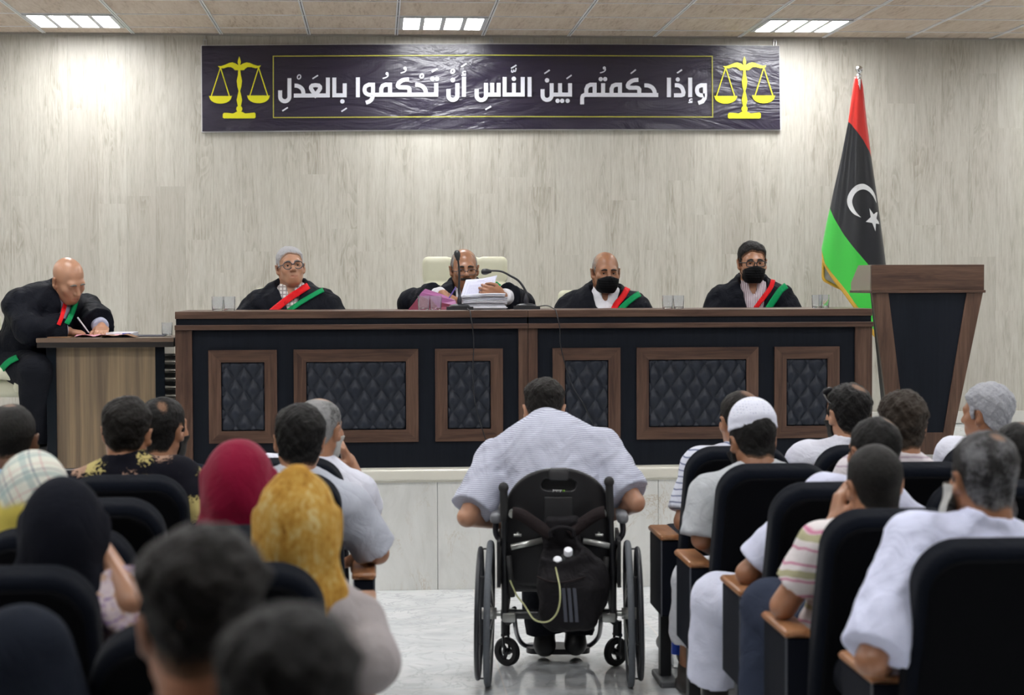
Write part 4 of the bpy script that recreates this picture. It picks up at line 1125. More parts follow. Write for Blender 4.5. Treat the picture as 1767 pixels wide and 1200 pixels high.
# ------------------------------------------------------------------ flag on its pole
def flag():
    Y = 12.25; base = at(1481, 700, Y); r = empty('flag', (base.x, Y, PL), label='red, black and green flag with gold fringe furled on a tall chrome pole', cat='flag')
    o = Vector((base.x, Y, PL)); L = lambda px, py, dy=0: at(px, py, Y + dy) - o
    CH = plain('polished_chrome', (.75, .75, .76), .08, 1.0)
    zt = L(1480, 120).z
    MB().tube([(0, 0, .03), (0, 0, L(1480, 133).z)], .011, 14).lathe([(0, -.028), (.012, -.026), (.022, -.014), (.026, 0), (.022, .014), (.012, .024), (0, .027)], (0, 0, zt), 20).lathe([(.008, -.07), (.015, -.06), (.012, -.05), (.018, -.04), (.008, -.028)], (0, 0, zt), 16).build('pole', CH, r, 40)
    MB().lathe([(0, 0), (.17, 0), (.17, .015), (.14, .03), (.04, .045), (.025, .09), (0, .09)], seg=32).build('pole_base', CH, r, 40)
    rows = [(133, 1475.5, 1485), (150, 1472.5, 1489), (180, 1468, 1492), (212, 1463.8, 1495.5), (272, 1452, 1503), (330, 1438.8, 1511.5), (365, 1431.5, 1516.5), (400, 1423, 1521), (430, 1418, 1525), (455, 1424, 1528), (475, 1438, 1531), (497, 1456, 1534), (515, 1469, 1537), (535, 1484, 1539), (555, 1498, 1541), (572, 1509, 1543), (580, 1520, 1544)]
    ys = [q[0] for q in rows]; XLf = lambda y: np.interp(y, ys, [q[1] for q in rows]); XRf = lambda y: np.interp(y, ys, [q[2] for q in rows])
    full = lambda y: np.interp(y, (133, 430, 600), (1475.5, 1418, 1396))    # where the left edge would run on unfolded
    def S(px, py, lift=0.):
        a, b = full(py), XRf(py); u = np.clip(2 * (px - a) / (b - a) - 1, -1, 1); R = (b - a) / 2 / 262 * .62
        dep = R * math.sqrt(max(0, 1 - u * u)) + .010 * math.sin(7 * u + .8) * min(1, (py - 133) / 200) * math.sqrt(max(0, 1 - u * u))
        return L(px, py, -dep - lift + .012)
    b1 = ([1463, 1470, 1478, 1490, 1500, 1504, 1510], [209, 216, 226, 243, 262, 275, 300]); b2 = ([1428, 1433, 1440, 1455, 1475, 1497, 1520, 1545], [352, 361, 378, 404, 430, 456, 484, 515])
    nu, nv = 40, 150; mb = MB(); vals = []
    V = []; A1 = []; A2 = []
    for j in range(nv + 1):
        py = 133 + (580 - 133) * j / nv
        for i in range(nu + 1):
            s = i / nu; s = .5 - .5 * math.cos(PI * s) if True else s
            px = XLf(py) + (XRf(py) - XLf(py)) * s
            V.append(S(px, py)); A1.append((py - np.interp(px, *b1)) / 262); A2.append((py - np.interp(px, *b2)) / 262)
    Q = np.array([(j * (nu + 1) + i, (j + 1) * (nu + 1) + i, (j + 1) * (nu + 1) + i + 1, j * (nu + 1) + i + 1) for j in range(nv) for i in range(nu)])
    t = NT('tricolour_satin')
    n1 = t.t.nodes.new('ShaderNodeAttribute'); n1.attribute_name = 'band_one'; n2 = t.t.nodes.new('ShaderNodeAttribute'); n2.attribute_name = 'band_two'
    c = t.mix(t.math('GREATER_THAN', n1.outputs['Fac'], 0), (.66, .022, .014), (.0085, .010, .014)); c = t.mix(t.math('GREATER_THAN', n2.outputs['Fac'], 0), c, (.045, .56, .055))
    t.set(c, .38, spec=.4); t.b.inputs['Sheen Weight'].default_value = .15
    o_ = mesh_np('flag_cloth', np.array([tuple(v) for v in V]), Q, t.m, r)
    for nm, dd in (('band_one', A1), ('band_two', A2)):
        a = o_.data.attributes.new(nm, 'FLOAT', 'POINT'); a.data.foreach_set('value', np.array(dd, np.float32))
    so = o_.modifiers.new('thickness', 'SOLIDIFY'); so.thickness = .0025; so.offset = 1
    WH = plain('white_flag_print', (.78, .79, .8), .5, noise=.02)
    def dec(pts, nm):
        cx = sum(p[0] for p in pts) / len(pts); mb = MB(); P2 = [Vector((x, y, 0)) for x, y in pts]
        tris = tessellate_polygon([P2])
        def sub(a, b, c, d):
            if d == 0:
                vs = [mb.bm.verts.new(S(v.x, v.y, .006)) for v in (a, b, c)]; mb.bm.faces.new(vs); return
            ab, bc, ca = (a + b) / 2, (b + c) / 2, (c + a) / 2
            for q in ((a, ab, ca), (ab, b, bc), (ca, bc, c), (ab, bc, ca)): sub(*q, d - 1)
        for tr in tris: sub(*[P2[i] for i in tr], 2)
        mb.build(nm, WH, o_, 0)
    _o = spline([(x, y, 0) for x, y in [(1512.5, 351), (1510.5, 338), (1505, 327.5), (1497, 320.5), (1488.5, 317.3), (1478, 320), (1469, 328), (1463, 339), (1461.8, 350), (1466, 361), (1474, 370), (1486, 375.5)]], 4)
    _i = spline([(x, y, 0) for x, y in [(1486, 375.5), (1478, 367), (1472.5, 357), (1470.5, 347), (1474, 336.5), (1481, 329.5), (1490, 327), (1499, 330.5), (1506, 338), (1510, 345.5), (1512.5, 351)]], 4)
    dec([(v.x, v.y) for v in _o[:-1] + _i[:-1]], 'crescent')
    if 0: dec([(1512.5, 351), (1510.5, 338), (1505, 327.5), (1497, 320.5), (1488.5, 317.3), (1478, 320), (1469, 328), (1463, 339), (1461.8, 350), (1466, 361), (1474, 370), (1486, 375.5), (1478, 367), (1472.5, 357), (1470.5, 347), (1474, 336.5), (1481, 329.5), (1490, 327), (1499, 330.5), (1506, 338), (1510, 345.5)], 'crescent')
    tips = [(1500.2, 359.7), (1514.8, 364.2), (1519, 387), (1510.8, 399.3), (1494, 383)]; cc = (1507.8, 378.6); st = []
    for i in range(5):
        a, b = tips[i], tips[(i + 1) % 5]; mx = ((a[0] + b[0]) / 2, (a[1] + b[1]) / 2); st += [a, (cc[0] + (mx[0] - cc[0]) * .50, cc[1] + (mx[1] - cc[1]) * .50)]
    dec(st, 'star')
    GO = plain('gold_fringe', (.62, .36, .035), .45, noise=.25, nscale=220, bump=.6)
    ed = [(1418, 431), (1422, 452), (1438, 475), (1456, 497), (1469, 515), (1484, 535), (1498, 555), (1509, 572), (1520, 580)]
    fm = MB(); ep = [S(x + .6, y, .003) for x, y in ed]; m_ = len(ep) - 1
    e2 = [S(x + .6, y, .004) + Vector((-.012, 0, -.028)) * min(1, .25 + i * .3) for i, (x, y) in enumerate(ed)]
    P1 = spline(ep, 8); P2 = spline(e2, 8)
    fm.grid(lambda u, v: P1[round(u * (len(P1) - 1))].lerp(P2[round(u * (len(P1) - 1))], v) + Vector((0, -.004 * math.sin(u * 260) * v, 0)), len(P1) - 1, 3)
    fo = fm.build('fringe', GO, r, 0); so = fo.modifiers.new('thickness', 'SOLIDIFY'); so.thickness = .006
    # turned-back inner fold: pale reverse side with its own fringe
    PALE = cloth('flag_reverse_cloth', (.66, .58, .66), .7, .3)
    bk = [(1420, 440), (1421, 470), (1423, 483), (1437, 490), (1452, 497), (1470, 505)]
    MB().poly([L(x, y, -.02) for x, y in [(1420, 440), (1421.5, 470), (1424, 483), (1437, 490), (1452, 497), (1474, 512), (1468, 480), (1440, 445)]], (0, .004, 0)).build('inner_fold', PALE, r)
    bt = spline([L(x, y, -.024) for x, y in [(1421, 447), (1420.5, 468), (1421.5, 482), (1432, 489), (1446, 496), (1458, 501)]], 6)
    MB().tube(bt, .010, 8).build('fringe', GO, r, 0)
flag()

# ------------------------------------------------------------------ auditorium seats
SEATC = cloth('black_seat_fabric', (.0034, .0048, .0088), .95, .25, sheen=.03)
SEATB = plain('black_seat_shell', (.0018, .002, .0028), .8, noise=.05, spec=.06)
PANM = plain('charcoal_side_board', (.0048, .0060, .0105), .7, spec=.08, noise=.12, nscale=200)
EDGEM = plain('grey_edge_strip', (.07, .075, .09), .4)
OAK = wood('oiled_oak_armrest', [(.16, .062, .024), (.24, .10, .042), (.31, .145, .065), (.38, .19, .09)], 'y', .8, rough=.3)
STEEL = plain('black_painted_steel', (.010, .011, .013), .4, .2)
FOOTM = plain('grey_seat_foot', (.11, .115, .12), .45, .4)
def seat_mesh(side):
    "side = -1: arm stands on the left (seen from behind), +1: on the right"
    r = empty('auditorium_chair')
    f = Fld(); W = .225
    Rb = np.array(Matrix.Rotation(math.radians(-0.0), 3, 'X'))
    up = nrm((0, -.17, .66)); fr = nrm((0, .66, .17)); Rt = np.stack([np.array((1., 0, 0)), fr, up], 1)
    c = np.array((0, .105, .668))
    def shape(X, grow, y0, y1, rad):
        Y = (X - c) @ Rt; x, y, z = Y.T
        hw = W + grow + .010 * np.clip(-z / .3, -1, 1); hz = .335 + grow
        R_ = .115 + grow
        qx = np.abs(x) - hw + R_; qz = np.where(z > 0, z, 0) - hz + R_; qz = np.where(z < 0, -z - hz + .03, qz); rr = np.where(z < 0, .03, R_); qx = np.where(z < 0, np.abs(x) - hw + .03, qx)
        d2 = np.hypot(np.maximum(qx, 0), np.maximum(qz, 0)) + np.minimum(np.maximum(qx, qz), 0) - rr
        dy = np.maximum(y0 - y, y - y1 - .018 * np.cos(x * 6) * np.cos(z * 4))
        k = rad; a, b = d2 + k, dy + k
        return np.hypot(np.maximum(a, 0), np.maximum(b, 0)) + np.minimum(np.maximum(a, b), 0) - k
    V, Q = surface(lambda X: shape(X, 0, -.022, .085, .028), (-.3, -.12, .3), (.3, .4, 1.1), .0085); mesh_np('backrest', V, Q, SEATC, r)
    V, Q = surface(lambda X: shape(X, -.026, -.032, .0, .006), (-.3, -.12, .3), (.3, .4, 1.1), .0085); mesh_np('back_shell', V, Q, SEATB, r)
    s = Fld(); s.box((0, .42, .42), (.225, .235, .065), None, .045); V, Q = surface(s, (-.3, .1, .3), (.3, .75, .55), .01); mesh_np('seat_cushion', V, Q, SEATC, r)
    x0 = side * (.255 if side > 0 else .222); x1 = side * (.33 if side > 0 else .297)
    lo, hi = min(x0, x1), max(x0, x1)
    MB().box(lo, hi, .185, .50, .30, .612, .006).build('side_panel', PANM, r)
    MB().box(lo - .001, lo + .004, .183, .187, .30, .612).box(hi - .004, hi + .001, .183, .187, .30, .612).build('edge_strip', EDGEM, r)
    a = MB(); a.poly([(lo - .006, .175, .612), (hi + .006, .175, .612), (hi + .006, .52, .612), (lo - .006, .52, .612)], (0, 0, .024))
    bmesh.ops.bevel(a.bm, geom=list(a.bm.edges), offset=.009, segments=3, affect='EDGES', profile=.5); a.build('armrest', OAK, r, 40)
    MB().box((lo + hi) / 2 - .023, (lo + hi) / 2 + .023, .30, .36, .03, .30, .003).build('leg', STEEL, r)
    MB().box(lo + .0, hi - .0, .20, .46, 0, .03, .008).build('foot', FOOTM, r)
    return r
SEAT_L, SEAT_R = seat_mesh(1), seat_mesh(-1)
used = {1: False, -1: False}
CHAIRS = {}
def chair(Y, x, side, label, group, rz=0.):
    src = SEAT_L if side > 0 else SEAT_R
    o = copy_tree(src) if used[side] else src; used[side] = True
    o.location = (x, Y, 0); o.rotation_euler = (0, 0, rz); tag(o, label, 'chair', group); return o
GA, GB_ = 'auditorium chairs left of the aisle', 'auditorium chairs right of the aisle'
RL = [7.0, 6.42, 5.72, 5.02, 4.33, 3.57, 2.31, 1.72]
RR = [7.31, 6.58, 5.94, 5.21, 4.57]
CL = [-.345, -.875, -1.405]
CRX = [1.475, 2.005, 2.535]
SEATS = {}
for (row, col, lb) in [
    (0, 0, 'front-row aisle chair behind the grey balding man in white'), (0, 1, 'front-row chair behind the man in a navy jacket'),
    (1, 0, 'aisle chair behind the black-haired man resting his elbow'), (1, 1, 'chair behind the man in the floral shirt'), (1, 2, 'chair behind the close-cropped man at the left edge'),
    (2, 1, 'empty chair directly behind the floral-shirt man\'s chair'), (2, 0, 'empty aisle chair in front of the woman in the maroon headscarf'),
    (3, 0, 'chair behind the woman in the maroon headscarf'), (3, 1, 'chair behind the woman in the pale plaid headscarf'),
    (4, 0, 'chair behind the woman in the mustard headscarf'), (4, 1, 'chair behind the woman in the black headscarf'),
    (5, 0, 'chair mostly hidden by the blurred quiff-haired head'), (5, 1, 'chair at the lower left corner with a dark jacket over it'),
    (6, 0, 'chair of the quiff-haired man close to the camera, out of view'), (7, 0, 'chair of the nearest dark head, out of view')]:
    SEATS['L', row, col] = chair(RL[row], CL[col], 1, 'black upholstered ' + lb, GA)
for (row, col, lb) in [
    (0, 0, 'front-row aisle chair behind the man in a striped polo'), (0, 1, 'front-row chair behind the man with sunglasses on his head'), (0, 2, 'front-row chair behind the grey-haired man'),
    (1, 0, 'aisle chair behind the man in the white skullcap'), (1, 1, 'chair behind the man with curly brown hair'),
    (2, 0, 'aisle chair behind the balding man in white'), (2, 1, 'chair behind the dark head at the right edge'),
    (3, 0, 'aisle chair behind the boy propping his head'), (4, 0, 'nearest right-hand aisle chair, behind the grey-bearded man')]:
    SEATS['R', row, col] = chair(RR[row], CRX[col] + (1.45, 1.445, 1.505, 1.50, 1.585)[row] - 1.475, -1, 'black upholstered ' + lb, GB_)

# ------------------------------------------------------------------ cream office chairs of the judges
CREAML = plain('cream_leather', (.62, .61, .46), .42, noise=.04, nscale=14, bump=.12)
SEAMM = plain('cream_leather_seam', (.40, .38, .26), .5)
def office_chair(x, y, rz, top, w, label, seat=.5, ah=.18):
    r = empty('office_chair', (x, y, PL), rz)
    f = Fld(); h = (top - seat)
    for k in range(4):
        z0 = seat + .02 + h * (.0 + .25 * k); z1 = z0 + h * .25
        for sx in (-1, 0, 1): f.box((sx * w * .31, -.06 - .035 * k, (z0 + z1) / 2), (w * .165, .05, h * .128), None, .035, k=.022)
    V, Q = surface(f, (-w * .6, -.3, seat - .05), (w * .6, .12, top + .08), .009)
    mesh_np('backrest', V, Q, CREAML, r)
    s = Fld(); s.box((0, .22, seat - .05), (w * .5, .26, .06), None, .05); V, Q = surface(s, (-.4, -.1, seat - .16), (.4, .55, seat + .06), .011); mesh_np('seat_cushion', V, Q, CREAML, r)
    for sx in (-1, 1):
        a = Fld(); X = sx * (w * .5 + .03); a.cone((X, -.02, seat + ah + .01), (X, .30, seat + ah - .01), .036, .036); a.cone((X, .30, seat + ah - .01), (X, .26, seat - .05), .03, .028); a.cone((X, -.02, seat + ah + .01), (X, -.04, seat - .03), .03, .028)
        V, Q = surface(a, (X - .1, -.15, seat - .15), (X + .1, .42, seat + .28), .011); mesh_np('armrest', V, Q, CREAML, r)
    b = MB(); b.tube([(0, .2, .08), (0, .2, seat - .1)], .03, 14)
    for k in range(5):
        a = 2 * PI * k / 5; d = Vector((math.cos(a), math.sin(a), 0)); b.tube([Vector((0, .2, .10)), Vector((0, .2, .07)) + d * .29], [.026, .016], 8); b.ell(Vector((0, .2, .028)) + d * .29, (.028, .028, .028), seg=12)
    b.build('swivel_base', STEEL, r, 50)
    return tag(r, label, 'office chair', 'cream office chairs behind the bench')
YJ = 11.05
def ochair(px, toppy, w, label, Y=YJ + .26, seat=.5):
    p = at(px, toppy, Y); return office_chair(p.x, Y - .1, PI, p.z - PL, w, label, seat)
ochair(803, 449, .55, 'cream leather high-back chair of the judge reading papers', Y=YJ + .30)
ochair(498, 503, .44, 'cream leather chair mostly hidden behind the grey-haired judge in glasses')
ochair(1026, 507, .46, 'cream leather chair behind the bald judge in a black mask')
ochair(1302, 513, .47, 'cream leather chair behind the masked judge with dark hair')
pc = at(-14, 640, 10.62); office_chair(pc.x, 10.78, -PI / 2 - .25, at(0, 514, 10.7).z - PL, .52, 'cream leather chair of the clerk, cut by the left edge', seat=.49, ah=.03)

# ------------------------------------------------------------------ things on the bench
def glass_mat():
    t = NT('cut_glass'); t.set((.95, .97, 1), .04, spec=.6); t.b.inputs['Transmission Weight'].default_value = .93; t.b.inputs['IOR'].default_value = 1.45; return t.m
GLS = glass_mat()
def tumbler():
    mb = MB(); N = 40; b = bmesh.new()
    def ring(r, z, fl): return [b.verts.new(((r + fl * (.0011 if k % 2 else -.0011)) * math.cos(2 * PI * k / N), (r + fl * (.0011 if k % 2 else -.0011)) * math.sin(2 * PI * k / N), z)) for k in range(N)]
    rs = [ring(.029, 0, 0), ring(.0315, .003, 1), ring(.034, .062, 1), ring(.0345, .07, 0), ring(.0352, .086, 0), ring(.0335, .086, 0), ring(.0325, .06, 0), ring(.0290, .014, 0), ring(.02, .011, 0)]
    for A, B in zip(rs, rs[1:]):
        for k in range(N): b.faces.new((A[k], A[(k + 1) % N], B[(k + 1) % N], B[k]))
    b.faces.new(rs[0][::-1]); b.faces.new(rs[-1]); mb.add(b)
    return mb.build('tumbler', GLS, None, 60)
T0 = tumbler(); tfirst = True
for (px, hgt, lb, Y, py) in [
    (375.5, 1.0, 'ribbed glass tumbler at the left end of the bench, left of its pair', YB + .2, 0), (396, 1.0, 'ribbed glass tumbler nearer the grey-haired judge, right of its pair', YB + .22, 0),
    (731, 1.0, 'ribbed glass tumbler by the maroon folder, left of its pair', YB + .16, 0), (752, 1.0, 'ribbed glass tumbler by the maroon folder, right of its pair', YB + .17, 0),
    (1152, .95, 'ribbed glass tumbler right of the bald masked judge, left of its pair', YB + .25, 0), (1171, .95, 'ribbed glass tumbler right of the bald masked judge, right of its pair', YB + .27, 0),
    (1410, .95, 'ribbed glass tumbler at the flag end of the bench, left of its pair', YB + .3, 0), (1422, .95, 'ribbed glass tumbler at the flag end of the bench, right of its pair', YB + .4, 0),
    (288, .95, 'glass tumbler on the clerk\'s desk against the bench', 10.60, 580)]:
    o = T0 if tfirst else T0.copy()
    if not tfirst: COL.objects.link(o)
    tfirst = False
    p = at(px, 530, Y); o.location = (p.x, Y, ZT + .0005 if not py else at(180, 583.5, 10.25).z + .0005)
    if py: o.location.z += .0
    o.scale = (.93 * hgt, .93 * hgt, hgt * .92); tag(o, lb, 'drinking glass', 'glass tumblers')
MICB = plain('microphone_black', (.012, .013, .016), .45, noise=.1); MICG = plain('gunmetal', (.06, .06, .07), .3, .8)
def mic(base, pts, headp, hdir, label, cable):
    r = empty('microphone', base, label=label, cat='microphone', group='gooseneck microphones on the bench'); b0 = Vector(base)
    MB().poly([(-.075, -.05, 0), (.075, -.05, 0), (.068, .05, 0), (-.068, .05, 0)], (0, 0, .018)).ell((0, 0, .02), (.058, .045, .014)).build('base', MICB, r, 30)
    MB().lathe([(.012, .028), (.014, .05), (.009, .075), (.006, .09)], seg=14).build('collar', MICG, r, 40)
    P = [Vector(p) - b0 for p in pts]; MB().tube(spline(P, 8), [.0075 - .0025 * i / (8 * (len(P) - 1)) for i in range(8 * (len(P) - 1) + 1)], 8).build('gooseneck', MICB, r, 0)
    h = Vector(headp) - b0; d = Vector(hdir).normalized(); M = Matrix.Translation(h) @ d.to_track_quat('Z', 'Y').to_matrix().to_4x4()
    MB().lathe([(0, -.034), (.009, -.032), (.0125, -.018), (.0165, -.008), (.018, .004), (.0165, .016), (.010, .024), (0, .027)], M=M, seg=18).build('microphone_head', MICB, r, 60)
    if cable:
        c = MB(); c.tube(spline([Vector(q) - b0 for q in cable], 8), .0032, 6); c.build('cable', MICB, r, 0)
Ym = YB + .2
front = YB - .012
a = at(793, 533, Ym); a.z = ZT + .0005
cab = [at(806, 530, Ym), Vector((at(808, 536, YB + .05).x, YB + .05, ZT + .004)), Vector((at(811, 540, YB - .006).x, YB - .008, ZT - .004)), at(813, 551, YB - .035), at(815.5, 565, YB - .036), at(817.5, 595, front), at(816, 640, front), at(819, 690, front), at(829, 730, front), at(840, 765, front), at(847, 785, front)]
cab[0].z = ZT + .012
mic(a, [a + Vector((0, 0, .08)), at(792, 500, Ym), at(792.5, 470, Ym), at(790, 446, Ym)], at(789, 440, Ym), Vector((-.12, .3, 1)), 'upright gooseneck microphone in front of the reading judge, cable over the bench', cab)
a = at(908, 530, YB + .34); a.z = ZT + .0005; Y2 = YB + .34
cab = [at(925, 530, Y2), at(943, 527.5, YB + .2), Vector((at(955, 530, YB + .08).x, YB + .06, ZT + .006)), Vector((at(959, 537, YB - .006).x, YB - .008, ZT - .004)), at(963, 552, YB - .035), at(966, 567, YB - .036), at(968, 600, front), at(985, 660, front), at(1008, 700, front), at(1030, 745, front), at(1043, 772, front)]
cab[0].z = ZT + .012
mic(a, [a + Vector((0, 0, .05)), at(908, 505, Y2), at(896, 486, Y2), at(880, 476, Y2), at(864, 468.5, Y2), at(845, 467.5, Y2)], at(838, 469, Y2), Vector((-1, -.1, -.05)), 'drooping gooseneck microphone right of the reading judge', cab)
# handset-like black unit by the second microphone base is its foot; papers
PAPER = plain('white_paper', (.70, .71, .78), .7, noise=.02, nscale=4); PAPER2 = plain('greyer_speckled_paper', (.55, .56, .62), .7, noise=.12, nscale=240)  # PAPER2: darker, speckled paper tone for every third stack
def printed():
    t = NT('printed_page'); v = t.coord(kind='UV'); x, y, z = t.sep(v)
    ln = t.math('LESS_THAN', t.math('ABSOLUTE', t.math('SUBTRACT', t.math('FRACT', t.math('MULTIPLY', y, 20)), .5)), .2)
    wd_ = t.math('GREATER_THAN', t.noise(t.comb(t.math('MULTIPLY', x, 60), t.math('FLOOR', t.math('MULTIPLY', y, 20)), 0), 1.0, 2), .42)
    inx = t.math('MULTIPLY', t.math('GREATER_THAN', x, .16), t.math('LESS_THAN', x, .86)); iny = t.math('MULTIPLY', t.math('GREATER_THAN', y, .12), t.math('LESS_THAN', y, .72))
    ttl = t.math('MULTIPLY', t.math('MULTIPLY', t.math('GREATER_THAN', x, .38), t.math('LESS_THAN', x, .62)), t.math('MULTIPLY', t.math('GREATER_THAN', y, .855), t.math('LESS_THAN', y, .875)))
    def nr(a, b): return t.math('LESS_THAN', t.math('ABSOLUTE', t.math('SUBTRACT', a, b)), .004)
    fr = t.math('MULTIPLY', t.math('MAXIMUM', t.math('MAXIMUM', nr(x, .1), nr(x, .92)), nr(y, .80)), t.math('MULTIPLY', t.math('LESS_THAN', y, .803), t.math('MULTIPLY', t.math('GREATER_THAN', x, .095), t.math('LESS_THAN', x, .925))))
    f = t.math('MULTIPLY', t.math('MULTIPLY', ln, wd_), t.math('MULTIPLY', inx, iny)); f = t.math('MAXIMUM', t.math('MULTIPLY', f, .5), t.math('MULTIPLY', t.math('MAXIMUM', ttl, fr), .6))
    t.set(t.mix(f, (.66, .67, .80), (.15, .16, .32)), .7, spec=.2); return t.m
def page(corners, label, cat, mat_, bulge=.012, group=None, n=14):
    c = [Vector(p) for p in corners]; o0 = sum(c, Vector()) / 4; mb = MB()
    nn = (c[1] - c[0]).cross(c[3] - c[0]).normalized()
    fn = lambda u, v: (c[0].lerp(c[1], u)).lerp(c[3].lerp(c[2], u), v) - o0 + nn * bulge * math.sin(PI * u) * (1 - .3 * v)
    mb.grid(fn, n, n); uv = mb.bm.loops.layers.uv.new('UVMap')
    mb.bm.verts.ensure_lookup_table()
    k = n + 1
    for f in mb.bm.faces:
        for l in f.loops: i = l.vert.index if l.vert.index >= 0 else 0
    mb.bm.verts.index_update()
    for f in mb.bm.faces:
        for l in f.loops:
            i = l.vert.index; l[uv].uv = ((i // k) / n, 1 - (i % k) / n)
    o = mb.build('paper_sheet', mat_, None, 0); o.location = o0
    so = o.modifiers.new('thickness', 'SOLIDIFY'); so.thickness = .0012
    return tag(o, label, cat, group)
Yp = 10.66
page([at(804, 483, Yp), at(858, 475.5, Yp), at(845, 513, Yp - .05), at(794, 514, Yp - .05)], 'printed sheet of paper held up by the reading judge', 'paper', printed(), .012)
# bundle of documents
def bundle():
    Yc = YB + .30; c = at(838, 530, Yc); r = empty('document_bundle', (c.x, Yc, ZT), label='thick bundle of white documents under the reading judge\'s hand', cat='documents'); rnd = random.Random(3); z = .001
    A = lambda px: at(px, 530, Yc).x - c.x
    for k in range(11):
        h = .0055 + rnd.random() * .003; j = rnd.uniform(-.01, .01); e = MB()
        x0, x1 = A(797) + rnd.uniform(-.008, .01), A(872) + rnd.uniform(-.012, .008)
        lift = .007 * max(0, k - 5)
        e.grid(lambda u, v: Vector((x0 + (x1 - x0) * u, -.10 + .26 * v + j, z + h + .006 * math.sin(PI * u) * (k / 11) + lift * u * (1 - v) * .3)), 10, 4)
        o = e.build('paper_stack', PAPER if k % 3 else PAPER2, r, 0); so = o.modifiers.new('thickness', 'SOLIDIFY'); so.thickness = h * .85; so.offset = -1
        z += h
    return r
bundle()
FOLD = plain('maroon_card', (.20, .022, .055), .5); FOLDI = plain('mauve_card_inside', (.30, .085, .23), .5)
def folder():
    Yc = YB + .33; o0 = at(745, 530, Yc); r = empty('folder', (o0.x, Yc, ZT), label='maroon cardboard folder standing open beside the two tumblers', cat='folder')
    L = lambda px, py, dy=0: at(px, py, Yc + dy) - Vector((o0.x, Yc, ZT))
    def board(nm, pts, m_): MB().poly(pts, (0, .002, 0)).build(nm, m_, r)
    board('front_cover', [L(706, 534.5), L(727, 505, .02), L(734, 498.5, .04), L(763, 508, .06), L(786, 519, .04), L(790, 534.5)], FOLDI)
    board('back_cover', [L(704, 535, -.02), L(724, 511, -.012), L(750, 520, -.012), L(788, 528, -.01), L(789, 535, -.02)], FOLD)
folder()
# clerk's papers
ZD = at(180, 583.5, 10.25).z
def flat(pxs, Y0, Y1, z, h, mat_, name, label, cat, rz=0, group=None):
    a, b = at(pxs[0], 580, (Y0 + Y1) / 2).x, at(pxs[1], 580, (Y0 + Y1) / 2).x
    o = MB().box(-(b - a) / 2, (b - a) / 2, -(Y1 - Y0) / 2, (Y1 - Y0) / 2, 0, h, min(.002, h * .3)).build(name, mat_); o.location = ((a + b) / 2, (Y0 + Y1) / 2, z); o.rotation_euler = (0, 0, rz); return tag(o, label, cat, group)
flat((90, 128), 10.30, 10.62, ZD, .006, plain('brown_clipboard', (.22, .11, .05), .5), 'clipboard', 'thin brown clipboard under the clerk\'s writing arm', 'clipboard')
PINK = plain('pink_paper', (.72, .34, .42), .6, noise=.15, nscale=60)
mb = MB(); mb.grid(lambda u, v: Vector((-.13 + .30 * u, -.12 + .24 * v, .004 + .012 * abs(math.sin(9 * u + 4 * v)) * (1 - v * .4))), 24, 12); o = mb.build('pink_papers', PINK, None, 0); p = at(178, 580, 10.5); o.location = (p.x, 10.45, ZD + .001); tag(o, 'crumpled pink forms under the clerk\'s hands', 'papers')
o.modifiers.new('thickness', 'SOLIDIFY').thickness = .001
flat((188, 234), 10.42, 10.66, ZD, .024, plain('white_book_cover', (.66, .67, .72), .4), 'book', 'white paperback with a blue spine panel right of the clerk\'s hands', 'book')
sp = MB().box(at(211, 580, 10.415).x, at(225, 580, 10.415).x, 10.4185, 10.4195, ZD + .003, ZD + .021).build('spine_panel', plain('blue_print', (.05, .06, .42), .4)); bk = bpy.data.objects['book']; sp.parent = bk; sp.location = -bk.location
mb = MB(); mb.grid(lambda u, v: Vector((-.09 + .19 * u, -.08 + .16 * v, .006 + .018 * u * (1 - u) * 2 + .004 * math.sin(11 * u))), 16, 6); o = mb.build('brown_papers', plain('brown_paper', (.26, .12, .05), .5, noise=.3, nscale=60), None, 0); p = at(208, 580, 10.4); o.location = (p.x, 10.33, ZD + .001); tag(o, 'curled brown papers in front of the white paperback', 'papers')
o.modifiers.new('thickness', 'SOLIDIFY').thickness = .001
flat((226, 287), 10.45, 10.70, ZD, .006, plain('dark_blue_folder', (.02, .022, .045), .45), 'dark_folder', 'flat dark folder beside the glass on the clerk\'s desk', 'folder')
# small blue-labelled bottle standing on the floor by the front right-hand chair
def floor_bottle():
    p = at_z(1171, 1152, 0); r = empty('water_bottle', (p.x, p.y, 0), label='clear plastic bottle with blue label on the floor beneath the front aisle chair', cat='bottle')
    MB().lathe([(0, 0), (.03, 0), (.032, .01), (.032, .14), (.028, .165), (.012, .20), (.012, .215), (0, .215)], seg=20).build('bottle_body', GLS, r, 50)
    MB().lathe([(.0325, .06), (.0326, .12)], seg=20).build('bottle_label', plain('blue_label', (.02, .08, .62), .35), r, 50)
    MB().lathe([(0, .232), (.0145, .232), (.0145, .212), (0, .212)], seg=16).build('bottle_cap', plain('blue_cap', (.02, .06, .5), .4), r, 50)
floor_bottle()
# jacket over the chair in the lower left corner
def jacket():
    f = Fld(); x, y = CL[1], RL[5]
    f.box((x, y + .02, .86), (.26, .075, .17), None, .07, k=.03); f.cone((x - .20, y + .02, .96), (x - .30, y + .05, .66), .085, .075, k=.06); f.cone((x + .20, y + .02, .96), (x + .33, y + .05, .62), .085, .075, k=.06); f.ell((x, y + .0, .78), (.27, .10, .2), k=.08)
    V, Q = surface(lambda X: f(X) - .006 * wob(X, 22, 4), (x - .5, y - .3, .5), (x + .5, y + .3, 1.2), .011); o = mesh_np('jacket', V - np.array((x, y, 0)), Q, cloth('navy_jacket_cloth', (.011, .014, .022), .9, .6)); o.location = (x, y, 0)
    tag(o, 'dark navy jacket draped over the chair in the lower left corner', 'jacket')
jacket()
